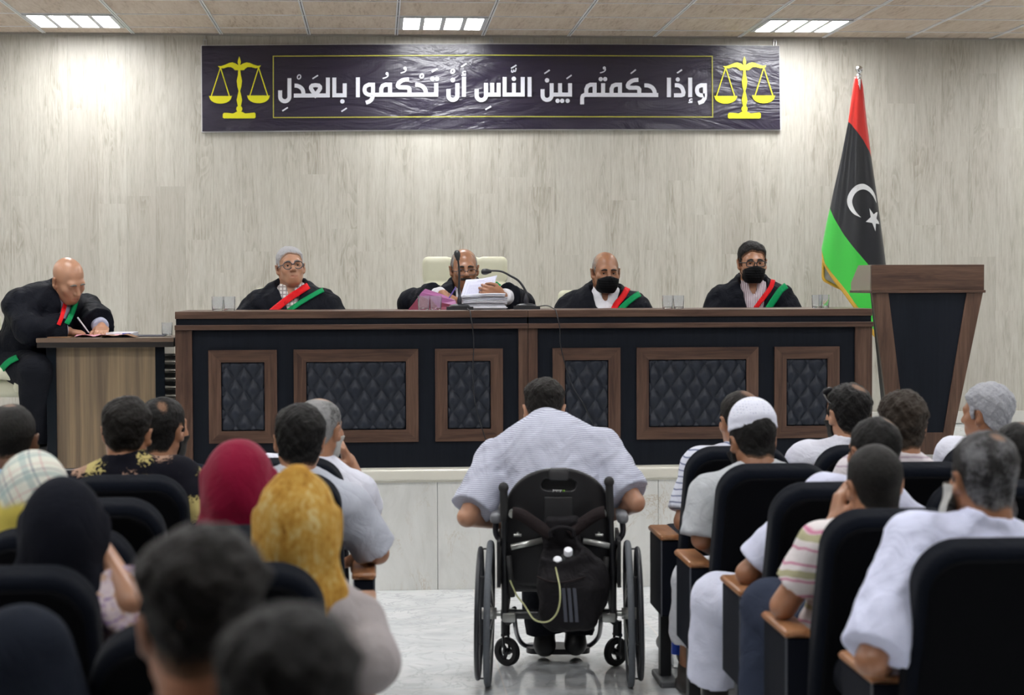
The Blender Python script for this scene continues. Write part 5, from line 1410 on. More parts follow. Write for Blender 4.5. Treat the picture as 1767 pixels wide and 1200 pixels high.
# ------------------------------------------------------------------ wheelchair, seen from behind
WB = at_z(965, 1184, 0); WYAW = -math.atan2(WB.x, WB.y)
WRZ = Matrix.Rotation(WYAW, 4, 'Z'); WM = Matrix.Translation(WB) @ WRZ; WMI = WM.inverted()
def wp(px, py, d):
    "point in the wheelchair's axes, d metres ahead of the rear axle"
    n = WRZ.to_3x3() @ Vector((0, 1, 0)); r = _fw + _rt * ((px - 883.5) / F_PX) - _up * ((py - 600) / F_PX)
    t = (WB + n * d - CAM).dot(n) / r.dot(n); return WMI @ (CAM + r * t)
BKM = plain('black_powder_coat', (.010, .0105, .013), .35); BKS = plain('black_shell_plastic', (.0065, .0065, .008), .42); RUB = plain('grey_tyre_rubber', (.10, .11, .125), .75, noise=.2, nscale=90)
RIMB = plain('dark_hand_rim', (.022, .024, .03), .45); SILV = plain('brushed_silver_tube', (.42, .43, .41), .3, .7); BLKR = plain('black_rubber', (.012, .012, .013), .7)
PADM = plain('armrest_pad_grey', (.16, .165, .18), .4)
def wheelchair():
    r = empty('wheelchair', WB, WYAW, label='black manual wheelchair seen from behind in the aisle', cat='wheelchair'); R0 = .302
    def ringpts(x, rad, zc, n=48, tilt=0.): return [Vector((x + math.sin(tilt) * rad * math.sin(2 * PI * k / n), rad * math.cos(2 * PI * k / n), zc + rad * math.sin(2 * PI * k / n))) for k in range(n)]
    for s in (-1, 1):
        x = s * .289; tl = -s * .02
        w = MB().tube(ringpts(x, R0 - .0135, R0, tilt=tl), .0140, 10, closed=True).build('wheel', RUB, r, 0)
        MB().tube(ringpts(x, R0 - .034, R0, tilt=tl), .010, 8, closed=True).build('rim', BKM, w, 0)
        sp = MB(); sp.tube([(x - .03, 0, R0), (x + .03, 0, R0)], .024, 12)
        for k in range(18):
            a = 2 * PI * k / 18; sp.tube([(x + (.02 if k % 2 else -.02), .02 * math.cos(a), R0 + .02 * math.sin(a)), (x, (R0 - .04) * math.cos(a + .25), R0 + (R0 - .04) * math.sin(a + .25))], .0016, 5)
        sp.build('spokes', SILV, w, 0)
        h = MB().tube(ringpts(x + s * .041, R0 - .036, R0, tilt=tl), .0105, 10, closed=True)
        h.build('hand_rim', RIMB, w, 0)
        for k in range(6):
            hb = MB(); a = 2 * PI * k / 6 + .3; hb.tube([(x, (R0 - .036) * math.cos(a), R0 + (R0 - .036) * math.sin(a)), (x + s * .041, (R0 - .036) * math.cos(a), R0 + (R0 - .036) * math.sin(a))], .004, 6); hb.build('hand_rim_tab', BKM, w, 0)
        # caster
        cp = wp(875 if s < 0 else 1063, 1150, .40); cx, cy = cp.x, .40
        M = Matrix.Translation((cx, cy, .063)) @ Matrix.Rotation(math.radians(58 if s < 0 else -52), 4, 'Z') @ Matrix.Rotation(PI / 2, 4, 'Y')
        ca = MB(); ca.lathe([(.036, -.013), (.055, -.014), (.063, -.007), (.063, .007), (.055, .014), (.036, .013), (.036, -.013)], M=M, seg=28); co = ca.build('caster', BLKR, r, 40)
        cs = MB(); cs.lathe([(0, -.014), (.016, -.014), (.016, .014), (0, .014)], M=M, seg=14)
        for k in range(3):
            a = 2 * PI * k / 3 + .4; cs.tube([M @ Vector((.012 * math.cos(a), .012 * math.sin(a), 0)), M @ Vector((.042 * math.cos(a), .042 * math.sin(a), 0))], .009, 6)
        cs.build('caster_hub', BKM, co, 40)
        fk = MB()
        ax = M.to_3x3() @ Vector((0, 0, 1))
        for q in (-1, 1): fk.tube([Vector((cx, cy, .063)) + ax * .02 * q, Vector((cx + s * .006, cy - .01, .14)) + ax * .02 * q], .006, 8)
        fk.tube([Vector((cx + s * .006, cy - .01, .14)) - ax * .026, Vector((cx + s * .006, cy - .01, .14)) + ax * .026], .008, 8)
        fk.tube([(cx + s * .006, cy - .01, .138), (cx + s * .006, cy - .01, .20)], .020, 12); fk.build('caster_fork', BKM, r, 40)
        MB().tube([(cx + s * .006, cy - .01, .185), (cx - s * .05, cy - .06, .24), (s * .20, .18, .255)], .016, 10).build('caster_arm', BKM, r, 40)
        # side frame
        fm = MB()
        fm.tube(spline([(s * .215, -.02, R0), (s * .222, .12, .30), (s * .222, .34, .31), (s * .222, .46, .40), (s * .222, .50, .48)], 5), .0135, 10)
        fm.tube([(s * .222, -.06, .47), (s * .222, .48, .485)], .013, 10); fm.tube([(s * .222, -.05, .28), (s * .222, -.05, .50)], .015, 10); fm.tube([(s * .222, .30, .31), (s * .222, .30, .48)], .011, 8)
        fm.build('side_frame', BKM, r, 40)
        MB().box(s * .178, s * .232, -.07, .05, .275, .315, .008).tube([(s * .2, 0, R0), (s * .28, 0, R0)], .012, 10).build('axle_block', SILV, r, 40)
        # side guard, arm pad
        MB().box(s * .244, s * .250, -.08, .30, .42, .62, .01).build('side_guard', BKS, r)
        pc = wp(856 if s < 0 else 1074, 893, .02)
        pad = MB(); pad.box(pc.x - .024, pc.x + .024, -.03, .30, pc.z - .022, pc.z + .022, .016, seg=3).build('arm_pad', PADM, r, 40)
        MB().tube(spline([(pc.x, .02, pc.z - .02), (pc.x - s * .0, .02, pc.z - .07), (pc.x - s * .035, .03, pc.z - .13), (s * .222, .05, pc.z - .22)], 6), .0125, 10).build('arm_post', MICG, r, 0)
        # back cane with its grip
        b0 = Vector((s * .222, -.06, .47)); t = wp(869 if s < 0 else 1051, 842 if s < 0 else 832, -.10)
        MB().tube([b0, b0 + (t - b0) * .98], .0125, 10).build('back_cane', BKM, r, 40)
        MB().tube([b0 + (t - b0) * .62, t], [.0165, .0165], 12).ell(t, (.021, .021, .023)).build('push_grip', BLKR, r, 40)
        kb = wp(884 if s < 0 else 1040, 888, -.13); MB().tube([kb, kb + Vector((0, .06, 0))], .016, 10).build('clamp', SILV, r, 40)
        k2 = wp(893 if s < 0 else 1034, 924, -.14); MB().tube([k2 - Vector((.016, 0, 0)), k2 + Vector((.016, .0, 0))], .006, 8).tube([k2, k2 + Vector((0, .06, 0))], .006, 8).build('wing_screw', SILV, r, 0)
        # leg hanger
        q0 = wp(888 if s < 0 else 1037, 1070, .30); q1 = wp(893 if s < 0 else 1033, 1098, .50); q2 = wp(905 if s < 0 else 1018, 1114, .56)
        MB().tube(spline([q0 + Vector((0, -.05, .06)), q0, q1, q2, q2 + Vector((-s * .05, 0, -.004))], 6), .0105, 10).build('leg_hanger', MICG, r, 0)
    # curved back shell
    cz = wp(963, 903, -.10); top = wp(963, 808, -.10).z; RR_ = top - cz.z; cx = cz.x
    zb = wp(963, 1012, -.06).z
    sh = Fld()
    def shell_f(X):
        x = X[:, 0] - cx; z = X[:, 2]
        zz = np.maximum(z - cz.z, 0); rr = (np.abs(x / RR_) ** 2.25 + np.abs(zz / RR_) ** 2.25) ** (1 / 2.25) * RR_ - RR_
        d2 = np.where(z >= cz.z, rr, np.abs(x) - RR_ * (1 - .05 * np.clip((cz.z - z) / .25, 0, 1)))
        d2 = np.maximum(d2, zb - z)
        yc = -.085 - .12 * (z - .70) * .4 + .9 * x * x
        dy = np.abs(X[:, 1] - yc) - .014
        k = .01; a, b = d2 + k, dy + k
        d = np.hypot(np.maximum(a, 0), np.maximum(b, 0)) + np.minimum(np.maximum(a, b), 0) - k
        hx, hz = wp(964, 837, -.1).x, wp(964, 837, -.1).z
        slot = np.hypot(np.maximum(np.abs(x + cx - hx) - .047, 0), z - hz) - .022
        return np.maximum(d, -slot)
    V, Q = surface(shell_f, (cx - .32, -.3, zb - .05), (cx + .32, .15, top + .05), .006); back = mesh_np('back_shell', V, Q, BKS, r)
    hz = wp(964, 837, -.1)
    V, Q = surface(Fld().box((hz.x, -.045, hz.z), (.09, .02, .05), None, .02), (cx - .2, -.15, hz.z - .15), (cx + .2, .1, hz.z + .15), .008); mesh_np('back_cushion', V, Q, BLKR, r)
    p = wp(964, 818, -.13); b = MB(); b.box(p.x - .042, p.x + .042, -.128, -.085, p.z - .03, p.z + .022, .012); b.build('handle_wrap', plain('worn_black_vinyl', (.025, .025, .027), .5), back, 40)
    p = wp(964, 880, -.13); MB().box(p.x - .058, p.x + .058, -.118, -.095, p.z - .07, p.z + .05, .004).build('back_plate', plain('matt_black_plate', (.010, .010, .012), .55), back)
    # maker's mark: white squiggle and green dash
    p0 = wp(960, 848, -.14); mk = MB()
    q = [wp(px, py, -.13) for px, py in ((954.5, 849.5), (954.5, 845.8), (957, 848), (958.5, 846), (960.5, 849), (962, 846), (964, 848.6), (965.5, 846.2), (967, 849.5), (968.5, 846.5))]
    for v in q: v.y = -.121
    mk.tube(q, .0022, 5); mk.build('maker_mark', plain('white_mark', (.6, .6, .6), .5), back, 0)
    q = [wp(px, py, -.13) for px, py in ((971, 848.2), (975, 847.6))]
    for v in q: v.y = -.121
    MB().tube(q, .004, 6).build('maker_mark', plain('green_mark', (.16, .38, .03), .5), back, 0)
    # silver rigidiser bars
    for pts in ([(882, 945), (900, 941), (936, 933)], [(1006, 934), (1025, 937), (1052, 943)]):
        MB().tube([wp(x, y, -.10) for x, y in pts], .0125, 10).build('rigidiser_bar', SILV, r, 0)
    # seat, cross tube, footplate
    MB().box(-.21, .21, -.03, .42, .455, .50, .02, seg=3).build('seat', BLKR, r, 40)
    MB().tube([(-.24, -.02, R0), (.24, -.02, R0)], .020, 12).tube([(-.2, .1, .40), (.2, .1, .40)], .012, 10).build('axle_tube', BKM, r, 40)
    MB().box(-.20, .20, -.06, .35, .40, .455, .01).build('seat_pan', BKS, r)
    fp = wp(963, 1120, .56)
    f = MB(); n = 28; out = [Vector((fp.x + .142 * math.copysign(abs(math.cos(2 * PI * k / n)) ** .55, math.cos(2 * PI * k / n)), .57 + .085 * math.copysign(abs(math.sin(2 * PI * k / n)) ** .55, math.sin(2 * PI * k / n)), fp.z - .012)) for k in range(n)]
    f.poly(out, (0, 0, .024)); f.build('footplate', plain('footplate_plastic', (.018, .016, .018), .4), r, 40)
    for px, py in ((878, 960), (1046, 962)): MB().tube([wp(px, py, -.09), wp(px + (6 if px < 960 else -4), 1030, -.06)], .012, 8).build('back_strap', BLKR, r, 0)
wheelchair()
def wtop(name, mb, matr, label, cat, smooth=0, origin=None, group=None):
    o = mb.build(name, matr, None, smooth); o.location = WB; o.rotation_euler = (0, 0, WYAW); return tag(o, label, cat, group)
# backpack hung on the push grips
BAGM = cloth('black_backpack_nylon', (.012, .011, .0125), .6, .7); STRM = cloth('brown_black_strap', (.020, .015, .0155), .7, .5)
def backpack():
    r = empty('backpack', WB, WYAW, label='black backpack hanging by its straps on the wheelchair back, open at the top', cat='backpack')
    f = Fld()
    a = wp(982, 1055, -.2); b = wp(972, 985, -.2); c = wp(970, 918, -.18)
    f.box((a.x, -.235, a.z + .045), (.120, .085, .115), None, .06, k=.05)
    f.box((b.x + .012, -.215, b.z + .0), (.105, .07, .10), None, .05, k=.05)
    f.box((c.x, -.165, c.z - .03), (.072, .025, .09), None, .022, k=.04)
    p = wp(1030, 1010, -.2); f.ell((p.x, -.205, p.z), (.05, .05, .11), k=.05)
    o_ = wp(962, 962, -.22)
    f.ell((o_.x + .012, -.235, o_.z + .025), (.085, .06, .045), k=.02, op=1)
    V, Q = surface(lambda X: f(X) - .005 * wob(X, 28, 3) - .002 * wob(X, 60, 1), (a.x - .3, -.45, a.z - .25), (a.x + .3, .0, c.z + .15), .006); body = mesh_np('bag_body', V, Q, BAGM, r)
    s = MB()
    for pts in ([(884, 886), (900, 889), (925, 906), (952, 924)], [(1044, 884), (1030, 888), (1005, 904), (982, 922)]):
        P = spline([wp(x, y, -.155 - .012 * i) for i, (x, y) in enumerate(pts)], 6)
        for i, p in enumerate(P): pass
        st = MB(); n = len(P) - 1
        def fn(u, v):
            i = round(u * n); d = (P[min(i + 1, n)] - P[max(i - 1, 0)]).normalized(); w = Vector((-d.z, 0, d.x)); return P[i] + w * .052 * (v - .5) + Vector((0, -.012 * math.sin(PI * v), 0))
        st.grid(fn, n, 6); o = st.build('shoulder_strap', STRM, r, 0); o.modifiers.new('thickness', 'SOLIDIFY').thickness = .012
    MB().tube(spline([wp(x, y, -.225) for x, y in ((951, 928), (950, 918), (960, 912), (975, 911), (988, 916), (990, 928))], 5), .009, 8).build('grab_loop', BAGM, r, 0)
    t = MB()
    for dx in (0, 9.5, 19):
        P = [wp(972 + dx, 1016, -.335), wp(974.5 + dx, 1045, -.338), wp(976.5 + dx, 1074, -.325)]
        Q_ = []
        for p in spline(P, 5):
            X = np.stack([np.full(200, p.x), np.linspace(-.45, -.15, 200), np.full(200, p.z)], -1); d = f(X); i = np.nonzero(d < .007)[0]
            Q_.append(Vector((p.x, X[i[0], 1] if len(i) else -.3, p.z)))
        n = len(Q_) - 1; t.grid(lambda u, v: Q_[round(u * n)] + Vector((.0135 * (v - .5), -.002, 0)), n, 1)
    t.build('stripe_mark', plain('grey_stripes', (.055, .06, .08), .5), r, 0)
    mp = MB(); mp.tube(spline([wp(x, y, -.318) for x, y in ((926, 995), (945, 1003), (975, 1005), (1010, 996))], 5), .004, 6); mp.build('zip', STRM, r, 0)
backpack()
def small_bottle(px, py, lb):
    p = wp(px, py, -.262); r = empty('water_bottle', WM @ p, WYAW, label=lb, cat='bottle', group='bottles in the backpack')
    MB().lathe([(0, -.14), (.03, -.14), (.031, -.05), (.027, -.03), (.0135, -.012), (.0135, -.004), (0, -.004)], seg=22).build('bottle_body', GLS, r, 50)
    MB().lathe([(0, .013), (.013, .013), (.0155, .010), (.0155, -.010), (0, -.010)], seg=20).build('bottle_cap', plain('white_cap', (.74, .75, .80), .4), r, 50); r.rotation_euler = (math.radians(38), 0, WYAW); r.scale = (1.12,) * 3
small_bottle(962, 969, 'plastic bottle with white cap in the backpack, the lower left one with the tube')
small_bottle(980.5, 953, 'plastic bottle with white cap in the backpack, the upper right one')
m_ = MB(); m_.tube(spline([wp(x, y, d) for x, y, d in ((957, 972, -.27), (961, 990, -.30), (966, 1015, -.345), (966, 1040, -.36), (960, 1060, -.355), (948, 1072, -.345), (934, 1074, -.33), (920, 1068, -.30), (905, 1045, -.19), (893, 1030, -.17), (886, 1016, -.165), (880, 1002, -.165))], 8), .0036, 8)
wtop('drain_tube', m_, plain('pale_yellow_tube', (.42, .43, .22), .3), 'pale yellow plastic tube looping down from the backpack bottles', 'tube')

# ------------------------------------------------------------------ people
HBLK = hairmat('hair_black', (.0075, .0068, .0065)); HBLK2 = hairmat('hair_black_warm', (.0095, .0078, .0066)); HBRN = hairmat('hair_dark_brown', (.030, .022, .016)); HGRY = hairmat('hair_grey', (.10, .10, .105), (.40, .41, .44), .9)
HSLT = hairmat('hair_salted', (.018, .017, .017), (.20, .20, .21), .35); HBRW = hairmat('hair_balding_grey', (.05, .05, .05), (.30, .30, .30), .6, (.42, .25, .16)); HWHT = hairmat('beard_white', (.32, .32, .30), (.55, .55, .52), .8)
HCUT = hairmat('hair_cropped', (.013, .012, .011), skincol=(.20, .12, .08)); HJDG = hairmat('hair_judge_silver', (.22, .22, .23), (.50, .50, .52), .8, (.4, .25, .17))
BRK = plain('brow_black', (.014, .011, .009), .7, noise=.3, nscale=400); BRG = plain('brow_grey', (.12, .11, .10), .7, noise=.3, nscale=400)
ROBE = cloth('black_robe_cloth', (.0062, .0072, .0115), .62, .75); ROBE2 = cloth('black_robe_facing', (.011, .0115, .015), .4, .4)
GRN = cloth('green_sash_satin', (.004, .235, .075), .5, .35); RED = cloth('red_sash_satin', (.60, .012, .016), .5, .35)
DKT = cloth('dark_trouser_cloth', (.010, .011, .015), .8, .6); WTR = cloth('white_cotton', (.63, .64, .72), .8, .55); JEAN = cloth('slate_jeans', (.030, .038, .062), .85, .5)
SHOE = plain('black_shoe_leather', (.008, .008, .009), .4)
SK1, SK2, SK3, SK4 = (.36, .178, .100), (.29, .136, .072), (.44, .238, .148), (.15, .072, .042)
MASK = cloth('black_mask_cloth', (.006, .0065, .0075), .6, .4)
WHITE_SH = cloth('white_shirt_cloth', (.66, .66, .70), .8, .4)
def checked(name, base, line, p=.022):
    t = NT(name); v = t.coord(); x, y, z = t.sep(v)
    def ln(a): return t.math('LESS_THAN', t.math('FRACT', t.math('DIVIDE', a, p)), .3)
    t.set(t.mix(t.math('MULTIPLY', t.math('MAXIMUM', ln(x), ln(z)), .75), base, line), .8); return t.m
CHK = checked('checked_shirt_cloth', (.62, .60, .58), (.14, .10, .10)); PINKST = stripes('pinstriped_shirt_cloth', (.60, .54, .57), (.22, .12, .16), .011, .16, 'x')
WGLASS = plain('gold_wire', (.30, .20, .08), .3, .8); BGLASS = plain('black_glasses_frame', (.010, .010, .012), .3); GREYG = plain('grey_glasses_frame', (.06, .06, .07), .3)
GJ = 'robed judges behind the bench'
def judge(label, px, crown, Y, **k):
    hs = k.pop('hs', .96); hd = head_at(px, crown, Y, hs); off = k.pop('px_body', px)
    bx = at(off, 560, Y).x; sz = k.pop('sit', .50); hrot = k.pop('hrot', (0, 0, 0))
    opt = k.pop('opt', {})
    pelvis = (0, k.pop('lean', -.16), PL + sz + .09 - .0)
    return Person(label, (bx, Y, 0), PI, hd, hrot, hs=hs, face=True, cell=.0052, pelvis=pelvis, group=GJ, opt=opt,
                  legs={'L': ((-.16, pelvis[1] + .36, PL + .50), (-.16, pelvis[1] + .36, PL + .09)), 'R': ((.16, pelvis[1] + .36, PL + .50), (.16, pelvis[1] + .36, PL + .09))}, **k)
def jarms(sp=.30, y=.30, z=.83, up=0):
    return {'L': ((-sp, .02, PL + .68), (-.16, .30, PL + .66)), 'R': ((sp, .02, PL + .68), (.16, .30, PL + .66))}
# J2: grey-haired judge in round glasses, leaning back
def P2D(p, pts, Y): return [(q[0], q[2]) for q in (p.px(x, y, Y) for x, y in pts)]
p = judge('grey-haired judge in round glasses and black robe leaning back, red and green sash', 501, 428, YJ - .05, px_body=503, hrot=(11, 8, 4), skin_col=SK3, opt=dict(brow=BRG, gaze=(.1, -.1), fat=1.0, neck=1.12), w=1.08, belly=.03,
          arms=jarms(.36), lean=.02, sh_drop=.065)
p.hair(HJDG, .0036, side=.005, top=.013, line='short', rec=.012)
p.glasses(GREYG, w=.056, h=.047, r=.0028, shape=2.0)
p.shirt(CHK, 'long', cell=.006, g=.012, vneck=.06); p.robe(ROBE, cell=.0075, vdepth=.21, vwidth=.085, g=.034); p.trousers(DKT)
p.sash([(532, 493), (520, 501), (500, 514), (478, 531), (464, 543)], 11.5, RED, 'red_sash')
p.sash([(558, 500), (543, 508), (521, 521), (499, 536), (486, 548)], 8, GRN, 'green_sash')
# J3: presiding judge reading papers
class _T: pass
_t = _T(); _t.Rz = np.array(Matrix.Rotation(PI, 3, 'Z')); _t.loc = A3((at(802, 560, YJ - .12).x, YJ - .12, 0)); tl = lambda x, y, Y: Person.L(_t, at(x, y, Y))
p = judge('balding judge in glasses reading aloud from a raised sheet of paper', 801, 431, YJ - .12, px_body=802, hrot=(4, -5, 2), skin_col=SK2, opt=dict(brow=BRK, lid=1.0, gaze=(0, -.5), fat=1.04), w=1.06, belly=.02,
          arms={'L': (tl(900, 524, 10.86), tl(867, 511, 10.62)), 'R': (tl(708, 524, 10.80), tl(765, 508, 10.60))},
          hands={'L': dict(dir=(.85, .25, .22), palm=(.3, -.9, .1), curl=[.55, .55, .6, .6], thumb=.9), 'R': dict(dir=(-.85, .25, -.45), palm=(-.1, -.1, -1), curl=[.5, .6, .6, .65], thumb=.8)}, lean=-.14)
p.hair(HBRW, .0036, side=.004, top=.005, line='bald', bald=[(0, .02, .085)])
p.glasses(GREYG, w=.05, h=.036, r=.0019, y=.112, z=-.012)
p.layer('moustache', .004, lambda X: np.minimum(np.minimum(.034 - np.abs(X[:, 0]), X[:, 1] - .06), np.minimum(X[:, 2] + .064, -.046 - X[:, 2])), BRK)
p.shirt(WHITE_SH, 'long', cell=.006, g=.012, vneck=.05); p.robe(ROBE, cell=.0075, vdepth=.24, vwidth=.06, sleeve=.085, g=.03, cuffk=.80); p.trousers(DKT)
p.sash([(862, 487), (855, 497), (850, 508), (846, 520)], 10.2, GRN, 'green_sash')
w0 = A3(p.arm['R'][2]); pen = MB().tube([(0, 0, -.03), (0, 0, .05)], .0035, 8).build('pen', plain('violet_pen', (.18, .12, .45), .3)); pen.location = at(779, 508, 10.52); pen.rotation_euler = (.3, .55, 0); tag(pen, 'violet pen in the reading judge\'s right hand', 'pen')
# J4: bald judge in black mask
def mask(p, name='face_mask'):
    reg = lambda X: np.minimum(np.minimum(.062 - np.abs(X[:, 0]) + .25 * (X[:, 2] + .06) * 0, X[:, 1] - .012), np.minimum(X[:, 2] + .118, -.016 - .35 * np.abs(X[:, 0]) - X[:, 2]))
    f = Fld(); f.fn(p.hf, (0, 0, 0), .2); f.ell((0, .082, -.060), (.052, .036, .052), k=.03); hf0 = p.hf
    V, Q = surface(lambda X: np.where(reg(X) > -.004, f(X) - .006 - .0009 * np.sin(X[:, 2] * 420) * smoothstep(X[:, 1], .05, .09), .02), (-.1, -.03, -.16), (.1, .16, .03), .0032)
    k = (reg(V)[Q] > -.006).any(1); Q = Q[k]; u, inv = np.unique(Q, return_inverse=True); V, Q = V[u], inv.reshape(Q.shape)
    o = mesh_np(name, V @ p.R.T * p.hs + p.H, Q, MASK, p.o)
    for s in (-1, 1):
        MB().tube(spline([Vector(p.hw(q)) for q in ((s * .061, .045, -.030), (s * .073, .02, -.012), (s * .081, -.008, .015), (s * .080, -.022, -.012), (s * .073, .01, -.055), (s * .058, .04, -.085))], 5), .0016, 6).build('ear_loop', MASK, o, 0)
p = judge('bald judge in a black face mask, black robe with red and green sash', 1045, 436, YJ - .02, px_body=1043, hrot=(6, -6, 0), skin_col=SK2, opt=dict(brow=BRK, gaze=(-.1, .05), fat=1.08, neck=1.1), w=1.04, belly=.04, arms=jarms(.32), lean=-.08, hs=.98)
p.hair(HBRW, .0036, side=.002, top=.002, line='bald', bald=[(0, .02, .095)]); mask(p)
p.shirt(WHITE_SH, 'long', cell=.006, g=.012, vneck=.05); p.robe(ROBE, cell=.0075, vdepth=.30, vwidth=.085); p.trousers(DKT)
p.sash([(1083, 497), (1079, 505), (1073, 514), (1064, 525), (1056, 540)], 10.2, RED, 'red_sash')
p.sash([(1104, 507), (1093, 514), (1081, 524), (1071, 534), (1062, 546)], 10.2, GRN, 'green_sash')
# J5: dark-haired judge in glasses and mask
p = judge('dark-haired judge in black-rimmed glasses and black mask', 1298, 420, YJ, px_body=1302, hrot=(0, -3, 0), skin_col=SK1, opt=dict(brow=BRK), w=1.0, arms=jarms(.30), lean=-.08, hs=.99)
p.hair(HBLK, .0036, side=.008, top=.015, line='short', rec=.006); mask(p); p.glasses(BGLASS, w=.052, h=.034, r=.003, shape=3.2, y=.114)
p.shirt(PINKST, 'long', cell=.006, g=.012, vneck=.06); p.robe(ROBE, cell=.0075, vdepth=.36, vwidth=.085, g=.028); p.trousers(DKT)
p.sash([(1334, 483), (1331, 494), (1322, 508), (1311, 522), (1298, 540)], 7.9, RED, 'red_sash')
p.sash([(1357, 493), (1347, 501), (1338, 514), (1329, 528), (1320, 545)], 11.3, GRN, 'green_sash')
# clerk writing at the side desk
YC = 10.55; cy_ = -PI / 2 - .85
bx = at(46, 650, YC + .1); loc = A3((bx.x, YC + .12, 0))
_t.Rz = np.array(Matrix.Rotation(cy_, 3, 'Z')); _t.loc = loc
hd = head_at(118, 446, YC - .02, 1.02)
ab = lambda px, py, Y: tl(px, py, Y)
p = Person('bald robed clerk writing at the side desk, head bent down', loc, cy_, hd, (4, -30, 8), hs=1.02, face=True, cell=.0052, skin_col=SK3, w=1.06, belly=.05, group=None, pelvis=(0, -.02, PL + .58),
           opt=dict(brow=BRG, lid=1.6, fat=1.0, neck=1.1), sh=(0, .0), neck=ab(90, 518, YC + .05), sh_drop=.06,
           arms={'R': (ab(48, 570, YC - .22), ab(117, 572, YC - .10)), 'L': (ab(150, 532, YC + .20), ab(176, 566, YC - .02))},
           hands={'R': dict(dir=ab(152, 578, YC - .05) - ab(117, 572, YC - .10), palm=(.1, -.2, -1), curl=[.5, .55, .6, .65], thumb=.7), 'L': dict(dir=ab(172, 585, YC - .22) - ab(176, 566, YC - .02), palm=(0, -.1, -1), curl=.16, spread=.12)},
           legs={'R': (ab(62, 640, YC - .22), ab(62, 765, YC - .10), ab(85, 775, YC - .12)), 'L': (ab(85, 640, YC + .20), ab(78, 765, YC + .20), ab(100, 775, YC + .2))})
p.shirt(cloth('lilac_shirt_cloth', (.46, .47, .60), .8, .4), 'long', cell=.0075, g=.012)
p.robe(ROBE, cell=.008, vdepth=.34, vwidth=.055, sleeve=.10, g=.034, long=False, cuffk=.84); p.trousers(DKT, g=.025, loose=.015); p.shoes(SHOE)
p.sash([(113, 522), (110, 535), (106, 549), (101, 561)], 7, RED, 'red_sash'); p.sash([(131, 517), (127, 533), (121, 548), (115, 559)], 9, GRN, 'green_sash')
p.sash([(-6, 652), (4, 636), (16, 624), (30, 617)], 10, GRN, 'green_sash')
pen = MB().tube([(0, 0, -.045), (0, 0, .06)], [.0035, .0045], 8).build('pen', plain('white_pen', (.65, .66, .7), .3)); pen.location = at(145, 563, YC - .14); pen.rotation_euler = (.2, -.6, 0); tag(pen, 'white pen in the clerk\'s right hand', 'pen')

# ---- man in the wheelchair
_t.Rz = np.array(Matrix.Rotation(WYAW, 3, 'Z')); _t.loc = A3(WB)
wl = lambda x, y, d: np.array(wp(x, y, d))
hd = WM @ (wp(939, 662, .42) + Vector((0, 0, -.112)))
p = Person('man in a striped T-shirt leaning forward in the wheelchair', WB, WYAW, hd, (2, -6, 0), hs=1.0, cell=.0058, skin_col=SK3, w=1.12, pelvis=(0.005, .08, .56), neck=wl(942, 738, .30), slouch=.06, sh_drop=.125, shw=.195, opt=dict(neck=1.08), belly=.03,
           arms={'L': (wl(806, 893, .06), wl(862, 903, .26)), 'R': (wl(1096, 868, .10), wl(1046, 894, .30))},
           legs={'L': ((-.10, .48, .52), wl(940, 1100, .50), wl(938, 1117, .60)), 'R': ((.10, .48, .52), wl(993, 1098, .50), wl(994, 1117, .60))})
p.hair(HBLK2, .0038, side=.006, top=.020, line='short', fade=.05, curl=.004)
GSTR = stripes('grey_striped_jersey', (.50, .52, .60), (.27, .28, .37), .0078, .17, 'z', soft=.3)
p.shirt(GSTR, 'short', g=.026, loose=.040, cuff=.86, cell=.0075, amp=.006, collar=False, hem=.52)
_c = MB().tube([Vector(p.N + p.nd * .046 + p.rt * .069 * math.cos(a) + nrm(p.fr - p.up * .3) * .069 * math.sin(a)) for a in np.linspace(0, 2 * PI, 25)[:-1]], .010, 8, closed=True).build('neckband', cloth('white_rib_knit', (.60, .60, .64), .8, .3), p.o, 0)
p.trousers(DKT, loose=.02, g=.016); p.shoes(SHOE)

# ---- audience
AUD = []
GAud = 'people seated in the audience'
def sitter(label, seat, px, crown, dy=.30, hs=1., hrot=(0, 0, 0), bodyx=None, **k):
    ch = SEATS[seat]; Y = ch.location.y; hd = head_at(px, crown, Y + dy, hs, .118 + k.pop('hairtop', .012))
    bx = ch.location.x if bodyx is None else bodyx
    q = Person(label, (bx, Y, 0), 0, hd, hrot, hs=hs, group=GAud, **k); q.face(); AUD.append(q); return q
def lo(p_or_seat, x, y, d, bodyx=None):
    ch = SEATS[p_or_seat]; q = at(x, y, ch.location.y + d); bx = ch.location.x if bodyx is None else bodyx; return np.array((q.x - bx, q.y - ch.location.y, q.z))
# left block
S = ('L', 0, 0)
p = sitter('balding grey man in a white shirt, hand held to his chin', S, 553, 684, hrot=(-28, 2, 0), skin_col=SK1, cell=.0062,
           arms={'R': (lo(S, 640, 884, .40), lo(S, 602, 795, .42))}, hands={'R': dict(dir=lo(S, 585, 762, .36) - lo(S, 602, 795, .42), palm=(-.9, -.3, .1), curl=[.55, .6, .65, .7], thumb=.6)})
p.hair(HBRW, side=.005, top=.007, line='short', bald=[(0, -.0, .055), (0, .06, .06)]); p.shirt(WTR, 'short', cuff=.86)
p.layer('beard', .0045, lambda X: np.minimum(np.minimum(X[:, 1] + .01, -.03 - X[:, 2]), X[:, 2] + .125), HWHT, dens=lambda V: np.ones(len(V)))
p.trousers(DKT)
S = ('L', 0, 1)
p = sitter('man in a dark navy jacket with receding black hair, behind the floral shirt', S, 283, 684, hrot=(-30, 4, 0), skin_col=SK1, hs=1.0)
p.hair(HBLK, side=.006, top=.010, line='low', bald=[(.04, -.06, .028)], rec=.02); p.shirt(cloth('navy_jacket', (.010, .013, .024), .85, .4), 'long'); p.trousers(DKT)
